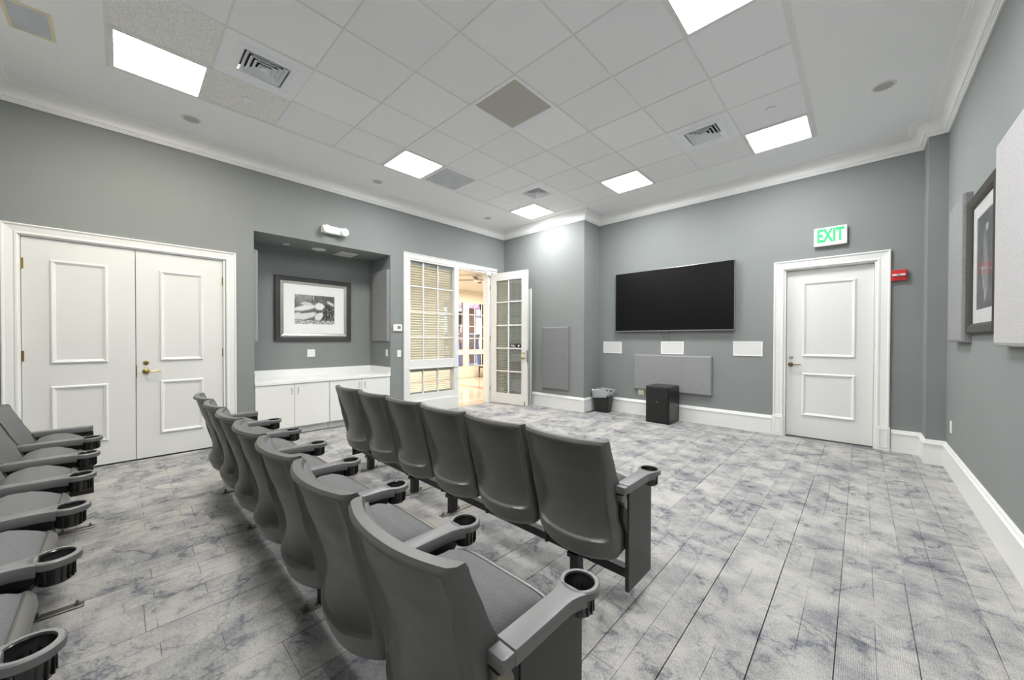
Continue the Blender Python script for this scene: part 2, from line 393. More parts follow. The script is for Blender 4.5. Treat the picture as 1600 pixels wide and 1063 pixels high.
# ================================================================ SETTING
# ---- walls
DY0, DY1, DZ = -0.655, 0.878, 2.29      # double door opening
WY0, WY1, WZ = 3.395, 5.345, 2.735      # sidelight + french door opening
def left_wall(b):
    x0, x1 = XL-WT, XL
    box(b, x0, x1, YB-WT, DY0, 0, CEIL+.05); box(b, x0, x1, DY0, DY1, DZ, CEIL+.05)
    box(b, x0, x1, DY1, NY0, 0, CEIL+.05); box(b, x0, x1, NY0, NY1, NZ, CEIL+.05)
    box(b, x0, x1, NY1, WY0, 0, CEIL+.05); box(b, x0, x1, WY0, WY1, WZ, CEIL+.05)
    box(b, x0, x1, WY1, YF+WT, 0, CEIL+.05)
struct(mk('wall_left', left_wall, 'wall_paint'))
def niche(b):
    box(b, XN-.08, XN, NY0-.08, NY1+.08, 0, NZ+.08)
    box(b, XN, XL-WT, NY0-.08, NY0, 0, NZ+.08); box(b, XN, XL-WT, NY1, NY1+.08, 0, NZ+.08)
    box(b, XN, XL-WT, NY0, NY1, NZ, NZ+.08); box(b, XN-.08, XL-.04, NY0-.08, NY1+.08, -.1, -.003)
struct(mk('wall_niche', niche, 'wall_paint'))
def front_wall(b):
    dx0, dx1, dz = -0.765, 0.122, 2.275
    box(b, XC-.3, dx0, YF, YF+WT, 0, CEIL+.05); box(b, dx0, dx1, YF, YF+WT, dz, CEIL+.05); box(b, dx1, XR+.3, YF, YF+WT, 0, CEIL+.05)
struct(mk('wall_front', front_wall, 'wall_paint'))
struct(mk('wall_corner', lambda b: (box(b, XL, -5.50, YC, YF, 0, CEIL+.05), box(b, -5.50, -4.95, YC, YF, 2.29, CEIL+.05), box(b, -4.95, XC, YC, YF, 0, CEIL+.05), box(b, -5.50, -4.95, YC+.10, YF, 0, 2.29)), 'wall_paint'))
struct(mk('wall_pier', lambda b: box(b, XP, XR, YP, YF, 0, CEIL+.05), 'wall_paint'))
struct(mk('wall_leak_backing', lambda b: (box(b, XL-.40, XL-.30, YB-WT, NY0-.09, 0, 2.6), box(b, XL-.40, XL-WT, YB-WT-.1, YB-WT, 0, 2.6), box(b, XL-.40, XL-WT, YB-WT, NY0-.09, 2.5, 2.6), box(b, XL-.40, XL-.02, YB-WT, NY0-.09, -.1, -.002), box(b, -1.2, .6, YF+.40, YF+.5, 0, 2.6), box(b, -1.2, -1.1, YF+WT, YF+.5, 0, 2.6), box(b, .5, .6, YF+WT, YF+.5, 0, 2.6), box(b, -1.2, .6, YF+WT, YF+.5, 2.5, 2.6), box(b, -1.2, .6, YF+.02, YF+.5, -.1, -.002)), 'wall_paint'))  # unseen backing boxes added behind two doors to stop light leaks
struct(mk('wall_right', lambda b: box(b, XR, XR+WT, YB-WT, YF, 0, CEIL+.05), 'wall_paint'))
struct(mk('wall_back', lambda b: box(b, XL, XR, YB-WT, YB, 0, CEIL+.05), 'wall_paint'))

# ---- floor with carpet planks as parts
fl = struct(bx('floor', 'carpet_base', XL-.05, XR, YB-.05, YF+.02, -0.10, -0.012))
plank0 = None; K = 0
x1 = XR
edges = [XR, 0.43]
while edges[-1] > XL: edges.append(edges[-1]-0.25)
for ci in range(len(edges)-1):
    xa, xb = max(edges[ci+1], XL), edges[ci]
    ya = YB - random.random()*1.0 if ci else YB-.3
    while ya < YF:
        yb = ya+1.0; y0, y1 = max(ya, YB), min(yb, YF)
        ya = yb
        lim = YC if (xa+xb)/2 < XC else YF
        y1 = min(y1, lim)
        if y1-y0 < 0.05: continue
        w, l = xb-xa-random.choice((0.0045, 0.003, 0.0004)), y1-y0-random.choice((0.0025, 0.0004, 0.0004))
        if plank0 is None:
            plank0 = mk('carpet_plank', lambda b: box(b, -.5, .5, -.5, .5, -0.012, 0.0), 'carpet', fl)
            p = plank0
        else:
            p = plank0.copy(); COL.objects.link(p); p.parent = fl
        p.location = ((xa+xb)/2, (y0+y1)/2, 0); p.scale = (w, l, 1)

# ---- ceiling: painted border, tile grid
TX0, TX1, TY0, TY1 = PX0-3*TS, PX0+4*TS, PY0-2*TS, PY0+7*TS
ceil = struct(mk('ceiling', lambda b: (
    box(b, XL-WT, TX0-.012, YB-WT, YF+WT, CEIL, CEIL+.05), box(b, TX1+.012, XR+WT, YB-WT, YF+WT, CEIL, CEIL+.05),
    box(b, TX0-.012, TX1+.012, YB-WT, TY0-.012, CEIL, CEIL+.05), box(b, TX0-.012, TX1+.012, TY1+.012, YF+WT, CEIL, CEIL+.05),
    box(b, TX0-.012, TX1+.012, TY0-.012, TY1+.012, CEIL+.06, CEIL+.09)), 'ceiling_paint'))
LIGHTS = [(-3, -2), (0, -2), (3, -2), (-3, 2), (3, 2), (-3, 6), (0, 6), (3, 6)]
VENTS = [(-2, -1), (2, 5), (-2, 5)]
RETURNS = [(0, 2), (-3, 3)]
ROUGH = [(-3, -1), (-2, -2)]
g0 = None
tileproto = {}
for i in range(-3, 4):
    for j in range(-2, 7):
        if (i, j) in LIGHTS+VENTS+RETURNS: continue
        key = 'tile_rough' if (i, j) in ROUGH else 'tile_fine'
        c = (PX0+(i+.5)*TS, PY0+(j+.5)*TS, CEIL+.0015+random.random()*.001)
        if key not in tileproto:
            tileproto[key] = mk('ceiling_tile', lambda b: box(b, -.2985, .2985, -.2985, .2985, 0, .015, .0015), key, ceil, loc=c)
        else: share(tileproto[key], c, ceil)
bar = None
def bar_y(b): box(b, -.0075, .0075, -.5, .5, -.0015, .006)
bary = mk('grid_bar', bar_y, 'grid_white', ceil, loc=(TX0, (TY0+TY1)/2, CEIL)); bary.scale = (2.6, TY1-TY0+.03, 1)
for i in range(1, 8):
    o = share(bary, (TX0+i*TS, (TY0+TY1)/2, CEIL), ceil); o.scale = (1 if i < 7 else 3.0, TY1-TY0+.03, 1)
barx = mk('grid_bar', lambda b: box(b, -.5, .5, -.006, .006, -.001, .006), 'grid_white', ceil, loc=((TX0+TX1)/2, TY0, CEIL)); barx.scale = (TX1-TX0, 2.2, 1)
for j in range(1, 10):
    o = share(barx, ((TX0+TX1)/2, TY0+j*TS, CEIL), ceil); o.scale = (TX1-TX0, 1 if j < 9 else 1.6, 1)

# ---- crown moulding all round
cz = CEIL
crown = [(0, cz-.158), (.012, cz-.158), (.014, cz-.150), (.020, cz-.148), (.021, cz-.139), (.027, cz-.137), (.028, cz-.128), (.040, cz-.126)]
for k in range(9):
    a = PI/2*k/8; crown.append((.044+.070*(1-math.cos(a)), cz-.112+.076*math.sin(a)))
crown += [(.118, cz-.030), (.124, cz-.028), (.126, cz-.020), (.134, cz-.016), (.142, cz-.010), (.145, cz), (0, cz)]
room = [(XL, YB), (XR, YB), (XR, YP), (XP, YP), (XP, YF), (XC, YF), (XC, YC), (XL, YC)]
struct(mk('trim_1', lambda b: sweep(b, room, crown, True), 'crown_white', smooth=30))
# ---- baseboards
base = [(0, 0), (.016, 0), (.016, .205), (.024, .212), (.024, .228), (.014, .236), (.011, .250), (.004, .262), (0, .262)]
struct(mk('baseboard_right', lambda b: sweep(b, [(XL+.02, YB), (XR, YB), (XR, YP), (XP, YP), (XP, YF), (.262, YF)], base), 'white_trim'))
struct(mk('baseboard_front', lambda b: sweep(b, [(-.905, YF), (XC, YF), (XC, YC), (-4.86, YC)], base), 'white_trim'))
struct(mk('baseboard_left', lambda b: (sweep(b, [(XL, NY0-.002), (XL, DY1+.115)], base), sweep(b, [(XL, WY0-.105), (XL, NY1+.002)], base), sweep(b, [(XL, YC), (XL, WY1+.155)], base)), 'white_trim'))

# ---- casings
cas = [(0, 0), (0, .030), (.008, .034), (.016, .030), (.022, .024), (.070, .016), (.078, .020), (.090, .020), (.097, .012), (.100, 0)]
def casing(b, plane, a0, a1, zt, basec, sgn, w=0.10, z0=0.0):
    """three sided architrave; a0,a1 are the outer edges"""
    s = w/.1; prof = [(i*s, h) for i, h in cas]
    def V(a, z, h): d = basec+sgn*h; return (d, a, z) if plane == 'X' else (a, d, z)
    stations = [(a0, z0, 1, 0), (a0, zt, 1, -1), (a1, zt, -1, -1), (a1, z0, -1, 0)]
    rings = [[b.verts.new(V(a+sa*i, z+sb*i, h)) for i, h in prof] for a, z, sa, sb in stations]
    fs = []
    for A, B in zip(rings, rings[1:]):
        for j in range(len(prof)): fs.append(b.faces.new([A[j], A[(j+1) % len(prof)], B[(j+1) % len(prof)], B[j]]))
    fs += [b.faces.new(rings[0]), b.faces.new(rings[-1])]
    bmesh.ops.recalc_face_normals(b, faces=fs)

mould = [(0, 0), (.004, .012), (.012, .017), (.020, .016), (.026, .009), (.034, .006), (.038, 0)]
def lever(root, c, plane, sgn, m, dirn=1, w=.115):
    """lever handle with round rose at c (on the door face)"""
    x, y, z = c
    if plane == 'X':
        o = mk('door_handle', lambda b: (lathe(b, [(.027, 0), (.030, .004), (.028, .010), (.012, .014), (.010, .045), (0, .045)], 20, (x, y, z), 'X'),
            tube(b, [(x+.042, y, z), (x+.048, y+.02*dirn, z+.002), (x+.050, y+.06*dirn, z), (x+.046, y+w*dirn, z+.004)], .008, 8)), m, root, smooth=40)
    else:
        o = mk('door_handle', lambda b: (lathe(b, [(.027, 0), (.030, -.004), (.028, -.010), (.012, -.014), (.010, -.045), (0, -.045)], 20, (x, y, z), 'Y'),
            tube(b, [(x, y-.042, z), (x+.02*dirn, y-.048, z+.002), (x+.06*dirn, y-.050, z), (x+w*dirn, y-.046, z+.004)], .008, 8)), m, root, smooth=40)
    o['label'] = 'lever handle'; return o

# double door on the left wall
d1 = empty_struct('door_1', (XL, 0.11, 0))
def loc2(o, root):
    o.location = (o.location[0]-root.location[0], o.location[1]-root.location[1], o.location[2]-root.location[2])
o = mk('door_casing', lambda b: casing(b, 'X', DY0-.09, DY1+.106, 2.378, XL, 1), 'white_trim', d1); loc2(o, d1)
o = mk('door_jamb', lambda b: (box(b, XL-.13, XL+.004, DY0, DY0+.018, 0, DZ), box(b, XL-.13, XL+.004, DY1-.018, DY1, 0, DZ), box(b, XL-.13, XL+.004, DY0, DY1, DZ-.018, DZ)), 'white_trim', d1); loc2(o, d1)
for (ya, yb, pa, pb) in ((DY0+.021, 0.107, -.468, -.090), (0.112, DY1-.021, .297, .672)):
    lf = bx('door_leaf', 'door_white', XL-.060, XL-.015, ya, yb, 0.012, DZ-.021, d1, .002); loc2(lf, d1)
    for (za, zb) in ((1.070, 2.075), (.258, .852)):
        m_ = mk('panel_moulding', lambda b: frame_ring(b, 'X', pa, pb, za, zb, mould, XL-.0152, 1), 'white_trim', lf)
    for hz in (2.02, 1.15, .25):
        yy = ya-.004 if ya < 0 else yb+.004
        mk('hinge', lambda b: (tube(b, [(XL-.008, yy, hz-.05), (XL-.008, yy, hz+.05)], .008, 10), box(b, XL-.0152, XL-.012, yy-.012, yy+.018, hz-.05, hz+.05)), 'brass', lf)
    if ya > 0:
        lever(lf, (XL-.015, ya+.075, .960), 'X', 1, 'brass', 1)
        mk('lock_cylinder', lambda b: lathe(b, [(.022, 0), (.024, .004), (.020, .010), (.010, .012), (0, .012)], 20, (XL-.015, ya+.075, 1.052), 'X'), 'brass', lf, smooth=40)
        mk('strike_plate', lambda b: box(b, XL-.0152, XL-.0120, ya-.004, ya+.006, .90, 1.03), 'brass', lf)

# front door with EXIT above
d2 = empty_struct('door_2', (-.32, YF, 0))
def add(o, root): loc2(o, root); return o
add(mk('door_casing', lambda b: casing(b, 'Y', -.891, .248, 2.390, YF, -1, .118, .285), 'white_trim', d2), d2)
for xx in (-.899, .132):
    add(mk('plinth_block', lambda b: (box(b, xx, xx+.124, YF-.036, YF, 0, .285, .003), frame_ring(b, 'Y', xx+.022, xx+.102, .04, .262, [(0, 0), (.004, .006), (.010, .006), (.014, 0)], YF-.036, -1)), 'white_trim', d2), d2)
add(mk('door_jamb', lambda b: (box(b, -.775, -.755, YF-.004, YF+.14, 0, 2.285), box(b, .112, .132, YF-.004, YF+.14, 0, 2.285), box(b, -.775, .132, YF-.004, YF+.14, 2.265, 2.285)), 'white_trim', d2), d2)
lf = add(bx('door_leaf', 'door_white', -.752, .110, YF+.060, YF+.105, .012, 2.262, d2, .002), d2)
for za, zb in ((1.092, 2.092), (.30, .875)):
    mk('panel_moulding', lambda b: frame_ring(b, 'Y', -.580, -.050, za, zb, mould, YF+.0602, -1), 'white_trim', lf)
lever(lf, (-.705, YF+.060, .985), 'Y', -1, 'bronze', 1)
mk('lock_cylinder', lambda b: lathe(b, [(.022, 0), (.024, -.004), (.020, -.010), (.010, -.012), (0, -.012)], 20, (-.700, YF+.060, 1.082), 'Y'), 'steel', lf, smooth=40)

# closet door behind the french door
d4 = empty_struct('door_4', (-5.225, YC, 0))
add(mk('door_casing', lambda b: casing(b, 'Y', -5.56, -4.885, 2.350, YC, -1, .075), 'white_trim', d4), d4)
lf = add(bx('door_leaf', 'door_white', -5.485, -4.965, YC+.015, YC+.055, .012, 2.27, d4, .002), d4)
for za, zb in ((1.05, 2.12), (.25, .90)):
    mk('panel_moulding', lambda b: frame_ring(b, 'Y', -5.40, -5.05, za, zb, mould, YC+.0152, -1), 'white_trim', lf)

# window beside the french door: casing, posts, rails, muntins, panes, blinds
w1 = empty_struct('window_1', (XL, 3.9, 0))
add(mk('window_casing', lambda b: casing(b, 'X', 3.297, 5.495, 2.81, XL, 1, .098), 'white_trim', w1), w1)
add(mk('window_frame', lambda b: (box(b, XL-.14, XL+.012, WY0-.002, 3.425, 0, WZ), box(b, XL-.14, XL+.016, 4.372, 4.475, 0, WZ, .003), box(b, XL-.14, XL+.006, 5.25, WY1+.002, 0, WZ),
    box(b, XL-.14, XL+.010, 3.425, 5.25, 2.69, WZ+.002), box(b, XL-.12, XL+.014, 3.425, 4.372, .80, .955, .003), box(b, XL-.02, XL+.028, 3.40, 4.45, .795, .815, .003),
    box(b, XL-.12, XL+.004, 3.425, 4.372, 0, .352), box(b, XL-.01, XL+.030, 3.40, 4.47, 0, .235, .004)), 'white_trim', w1), w1)
def pane(root, y0, y1, z0, z1, x=XL-.045):
    o = bx('pane', 'clear_glass', x-.002, x+.002, y0, y1, z0, z1, root); add(o, root)
ys = [3.425, 3.70, 3.712, 4.012, 4.024, 4.372]
my = [3.707, 4.022]; mz = [1.357, 1.80, 2.25]
for y in my:
    add(bx('muntin', 'white_trim', XL-.055, XL-.020, y-.011, y+.011, .955, 2.69, w1), w1)
    add(bx('muntin', 'white_trim', XL-.055, XL-.020, y-.011, y+.011, .352, .80, w1), w1)
for z in mz: add(bx('muntin', 'white_trim', XL-.054, XL-.021, 3.425, 4.372, z-.011, z+.011, w1), w1)
yy = [3.425]+my+[4.372]
for k in range(3):
    pane(w1, yy[k]+.011, yy[k+1]-.011, .352, .80)
    zz = [.955]+mz+[2.69]
    for q in range(4): pane(w1, yy[k]+.011, yy[k+1]-.011, zz[q]+.011, zz[q+1]-.011)
def blind(root, name, label, x, y0, y1, z0, z1, pitch, tilt, wid=.042, head=.06, valance=True):
    """horizontal blind hung in a plane x = const; slats turn about their long axis"""
    t = thing(name, label, 'blind', (x, (y0+y1)/2, z0)); L = y1-y0
    if valance: mk('head_rail', lambda b: box(b, -.020, .030, -L/2, L/2, z1-z0-head, z1-z0, .004), 'white_trim', t)
    mk('bottom_rail', lambda b: box(b, -.020, .020, -L/2, L/2, 0, .022, .003), 'slat_white', t)
    n = int((z1-z0-head-.03)/pitch)
    s0 = None
    def sl(b):
        pr = [(-wid/2, -.0008), (0, .0022), (wid/2, -.0008), (wid/2, .0012), (0, .0042), (-wid/2, .0012)]
        prism(b, pr, -L/2+.004, L/2-.004, 'Y')
    for k in range(n):
        z = .030+pitch*(k+.5)
        if s0 is None: s0 = mk('slat', sl, 'slat_white', t, loc=(0, 0, z)); s0.rotation_euler = (0, tilt, 0)
        else:
            o = share(s0, (0, 0, z), t)
    for y in ((-L/2+.10), 0, (L/2-.10)) if L > .7 else (-L/2+.08, L/2-.08):
        mk('ladder_cord', lambda b: (tube(b, [(wid/2+.001, y, .02), (wid/2+.001, y, z1-z0-head)], .0012, 4), tube(b, [(-wid/2-.001, y, .02), (-wid/2-.001, y, z1-z0-head)], .0012, 4)), 'slat_white', t)
    return t
b1 = blind(w1, 'window_blind', 'tall cream slatted blind in the upper part of the side window', XL-.095, 3.430, 4.368, .962, 2.686, .044, math.radians(43), .050)
mk('tilt_wand', lambda b: tube(b, [(.03, .30-.47, 1.66), (.034, .30-.47, .42)], .004, 6), 'plastic_white', b1)
blind(w1, 'window_blind', 'short cream slatted blind in the low part of the side window', XL-.095, 3.430, 4.368, .356, .796, .040, math.radians(12), .048)

# french door, swung open into the room
HX, HY = -5.66, 5.330
ang = math.atan2(5.473-5.345, 5.68-4.763)       # local +x runs along the leaf
d3 = empty_struct('door_3', (HX, HY, 0), ang)
DW = .915; DH = 2.685; T0, T1 = -.022, .022
gx0, gx1, gz0, gz1 = .148, .782, .225, 2.525
mk('door_frame', lambda b: (box(b, 0, gx0, T0, T1, .012, DH), box(b, gx1, DW, T0, T1, .012, DH), box(b, gx0, gx1, T0, T1, .012, gz0), box(b, gx0, gx1, T0, T1, gz1, DH)), 'door_white', d3)
mzs = [.672, 1.139, 1.605, 2.082]
mk('muntin', lambda b: box(b, .446, .474, -.016, .016, gz0, gz1, .003), 'white_trim', d3)
for z in mzs: mk('muntin', lambda b: box(b, gx0, gx1, -.015, .015, z-.013, z+.013, .003), 'white_trim', d3)
zc = [gz0]+mzs+[gz1]
for (xa, xb) in ((gx0, .446), (.474, gx1)):
    for k in range(5): mk('pane', lambda b: box(b, xa, xb, -.002, .002, zc[k]+(.013 if k else 0), zc[k+1]-(.013 if k < 4 else 0)), 'clear_glass', d3)
mk('door_handle', lambda b: (lathe(b, [(.026, -.022), (.028, -.028), (.012, -.034), (.010, -.060), (.026, -.068), (.028, -.082), (.018, -.092), (0, -.094)], 20, (.842, 0, .958), 'Y')), 'brass', d3, smooth=40)
mk('lock_cylinder', lambda b: lathe(b, [(.018, -.022), (.020, -.028), (0, -.032)], 16, (.842, 0, 1.045), 'Y'), 'brass', d3)
mk('edge_lock_plate', lambda b: box(b, DW-.001, DW+.002, -.014, .014, .86, 1.10), 'bronze', d3)
mk('edge_lock_plate', lambda b: box(b, .892, .903, T0-.003, T0, .90, 1.10), 'bronze', d3)
mk('floor_bolt', lambda b: (tube(b, [(.86, T0-.008, .02), (.86, T0-.008, .10)], .006, 8), box(b, .848, .872, T0-.006, T0, .03, .09)), 'brass', d3)
for z in (.30, 1.35, 2.40):
    mk('hinge', lambda b: tube(b, [(-.004, T0-.004, z-.05), (-.004, T0-.004, z+.05)], .007, 8), 'brass', d3)
sg = mk('door_sign', lambda b: prism(b, [(.492, 1.160), (.640, 1.156), (.655, 1.150), (.755, 1.150), (.765, 1.165), (.760, 1.215), (.735, 1.236), (.680, 1.238), (.655, 1.226), (.492, 1.228)], -.0045, -.0025, 'Y'), 'rubber_black', d3)
sg['label'] = 'black PULL sticker with a pale round emblem'
RX = Matrix.Rotation(PI/2, 4, 'X')
text('door_lettering', 'PULL', .052, 'letter_white', d3, Matrix.Translation((.572, -.0052, 1.192)) @ RX, .0004)
mk('door_emblem', lambda b: lathe(b, [(.021, -.0048), (.021, -.0056), (0, -.0056)], 20, (.705, 0, 1.193), 'Y'), 'letter_white', d3)
# its blind (hangs on the far face of the door)
bl = blind(d3, 'door_blind', 'tall cream slatted blind hanging on the open glass door', 0, -.335, .335, .190, 2.560, .0475, math.radians(50), .050, .05)
bl.rotation_euler = (0, 0, ang-PI/2+PI)
bl.location = (HX+math.cos(ang)*.465-math.sin(ang)*.050, HY+math.sin(ang)*.465+math.cos(ang)*.050, .190)
# door closer
dc = thing('door_closer', 'pale metal door closer arm above the open glass door', 'door closer', (XL+.02, 5.0, 2.70))
mk('closer_body', lambda b: box(b, 0, .045, .17, .30, -.055, .015, .006), 'plastic_white', dc)
mk('closer_arm', lambda b: (tube(b, [(.02, -.24, -.005), (.05, .20, .035)], .006, 8), lathe(b, [(.012, -.02), (.012, .02)], 12, (.02, -.24, -.005))), 'steel', dc)
mk('closer_arm', lambda b: (tube(b, [(.05, .20, .035), (.24, .34, .0)], .006, 8)), 'steel', dc)

# ================================================================ HALL AND GYM BEYOND
HXF = -9.9
struct(bx('floor_hall', 'hall_floor', HXF-.1, XL-.06, 3.25, 12.5, -.10, -.006))
tag(bx('floor_band', 'floor_band', -6.06, XL-.085, 3.25, 12.5, -.006, -.002), 'pink-brown stone band along the doorway threshold of the hall', 'floor band')
tag(bx('floor_band', 'floor_band', HXF, -6.06, 6.58, 6.93, -.006, -.002), 'pink-brown stone band crossing the pale hall floor', 'floor band')
struct(bx('ceiling_hall', 'hall_ceiling', HXF-.1, XL-WT, 3.25, 12.5, 3.0, 3.1))
struct(mk('wall_hall_side', lambda b: (box(b, HXF-.1, XL-WT, 3.16, 3.25, 0, 3.1), box(b, HXF-.1, XL-WT, 12.5, 12.6, 0, 3.1)), 'hall_wall'))
struct(bx('wall_hall_near', 'hall_wall', XL-WT-.02, XL-WT, 6.3, 12.5, 0, 3.1))
WIN = [(7.20, 7.43), (7.60, 8.03), (8.236, 9.20), (9.38, 10.4), (10.6, 11.9)]
def hallwall(b):
    prev = 3.25
    for y0, y1 in WIN:
        box(b, HXF-.12, HXF, prev, y0, 0, 3.02); box(b, HXF-.12, HXF, y0, y1, 0, .385); box(b, HXF-.12, HXF, y0, y1, .825, .95); box(b, HXF-.12, HXF, y0, y1, 2.60, 3.02); prev = y1
    box(b, HXF-.12, HXF, prev, 12.5, 0, 3.02)
struct(mk('wall_hall_far', hallwall, 'hall_wall'))
struct(mk('trim_2', lambda b: (box(b, HXF, HXF+.05, 3.25, 12.5, 2.94, 3.0, .008), box(b, HXF, HXF+.015, 3.25, 12.5, 0, .12)), 'hall_wall'))
for wi, (y0, y1) in enumerate(WIN):
    w = empty_struct('window_%d' % (wi+2), (HXF, (y0+y1)/2, 0)); L = y1-y0
    add(mk('window_frame', lambda b: (frame_ring(b, 'X', y0, y1, .385, .825, [(0, 0), (0, .02), (.022, .02), (.022, 0)], HXF-.01, 1), frame_ring(b, 'X', y0, y1, .95, 2.60, [(0, 0), (0, .02), (.022, .02), (.022, 0)], HXF-.01, 1)), 'hall_wall', w), w)
    n = max(1, round(L/.33)) if L > .5 else 1
    for z in (1.36, 1.775, 2.185): add(bx('muntin', 'white_trim', HXF-.05, HXF-.02, y0, y1, z-.012, z+.012, w), w)
    for k in range(1, n): add(bx('muntin', 'white_trim', HXF-.05, HXF-.02, y0+L*k/n-.012, y0+L*k/n+.012, .385, 2.60, w), w)
    for k in range(n):
        for za, zb in ((.385, .825), (.95, 1.36), (1.36, 1.775), (1.775, 2.185), (2.185, 2.60)):
            add(bx('pane', 'clear_glass', HXF-.036, HXF-.034, y0+L*k/n, y0+L*(k+1)/n, za, zb, w), w)
# bench table in the hall
tb = thing('bench_table', 'small dark red wooden table with pale cloth top in the hall', 'table', (-9.35, 8.68, 0))
mk('tabletop', lambda b: box(b, -.38, .42, -.16, .26, .40, .425, .006), 'slat_white', tb)['label'] = 'pale top'
mk('apron', lambda b: box(b, -.36, .40, -.14, .24, .335, .40, .004), 'table_wood', tb)
for (x, y) in ((-.34, -.12), (-.34, .22), (.38, -.12), (.38, .22), (.02, -.12)):
    mk('leg', lambda b: lathe(b, [(.014, 0), (.020, .03), (.016, .06), (.026, .22), (.030, .30), (.022, .335)], 10, (x, y, 0)), 'table_wood', tb, smooth=40)
# ceiling fan
fn = thing('ceiling_fan', 'ceiling fan with dark blades under the hall ceiling', 'ceiling fan', (-7.30, 6.38, 3.0))
mk('down_rod', lambda b: lathe(b, [(.06, 0), (.05, -.03), (.012, -.04), (.012, -.10), (.09, -.11), (.10, -.15), (.06, -.18), (0, -.19)], 20), 'plastic_white', fn, smooth=40)
for k in range(4):
    a = k*PI/2+.72
    o = mk('fan_blade', lambda b: box(b, .09, .55, -.055, .055, -.135, -.129, .002), 'fan_blade', fn); o.rotation_euler = (0, 0, a)
# gym room
struct(bx('floor_gym', 'gym_floor', -17, HXF-.12, 6, 18, -.10, -.006))
struct(bx('ceiling_gym', 'gym_purple', -17, HXF-.12, 6, 18, 3.5, 3.6))
struct(mk('wall_gym_side', lambda b: (box(b, -17, HXF-.12, 5.9, 6, 0, 3.6), box(b, -17, HXF-.12, 18, 18.1, 0, 3.6), box(b, HXF-.12, HXF-.02, 12.5, 18, 0, 3.6), box(b, HXF-.13, HXF-.121, 6, 18, 3.02, 3.5)), 'gym_purple'))
struct(mk('wall_gym_back', lambda b: (box(b, -16.1, -16, 6, 18, 0, .5), box(b, -16.1, -16, 6, 18, 3.15, 3.6), box(b, -16.1, -15.9, 6, 18, 2.56, 2.76), box(b, -16.1, -16, 6, 11.6, .5, 3.15)), 'gym_beam'))
wg = empty_struct('window_7', (-16, 14, 0))
add(mk('window_frame', lambda b: [box(b, -16.08, -16.02, 11.6+k*.8-.04, 11.6+k*.8+.04, .5, 3.15) for k in range(9)] + [box(b, -16.07, -16.03, 11.6, 18, 1.5, 1.56)], 'white_trim', wg), wg)
struct(bx('wall_gym_soffit', 'gym_purple', -12.2, -11.8, 6, 18, 2.62, 3.5))
cl = struct(bx('wall_gym_pillar', 'brick_brown', -12.3, -11.9, 9.95, 10.33, 0, 2.62))
tv2 = tag(bx('wall_television', 'rubber_black', -12.02, -11.94, 9.25, 9.62, 1.93, 2.48, None, .01), 'black hanging screen high on the gym wall behind the hall window', 'television')
def treadmill(x, y, rz, label):
    t = thing('treadmill', label, 'treadmill', (x, y, 0), rz, 'treadmills in the gym beyond the hall')
    mk('deck', lambda b: (box(b, -.85, .85, -.38, .38, .06, .20, .02), box(b, -.80, .45, -.26, .26, .20, .206)), 'tread_dark', t)
    mk('motor_cover', lambda b: prism(b, [(.45, .20), (.50, .36), (.80, .34), (.90, .20)], -.34, .34, 'Y', .01), 'tread_blue', t)
    for s in (-1, 1):
        mk('upright', lambda b: prism(b, [(.70, .20), (.88, .20), (.62, 1.20), (.50, 1.20)], s*.33-.05, s*.33+.05, 'Y', .01), 'tread_blue', t)
        mk('handrail', lambda b: tube(b, [(.56, s*.33, 1.12), (.20, s*.36, 1.02), (.02, s*.36, .96)], .022, 8), 'tread_grey', t)
    mk('console', lambda b: prism(b, [(.44, 1.10), (.64, 1.16), (.74, 1.52), (.68, 1.56), (.42, 1.20)], -.34, .34, 'Y', .012), 'tread_grey', t)
    return t
treadmill(-11.75, 8.42, 0.05, 'blue and grey treadmill farthest left in the gym window, nobody on it')
treadmill(-11.75, 9.42, 0.05, 'blue and grey treadmill carrying the person in rose')
treadmill(-11.75, 10.85, 0.05, 'blue and grey treadmill right of the brown pillar')
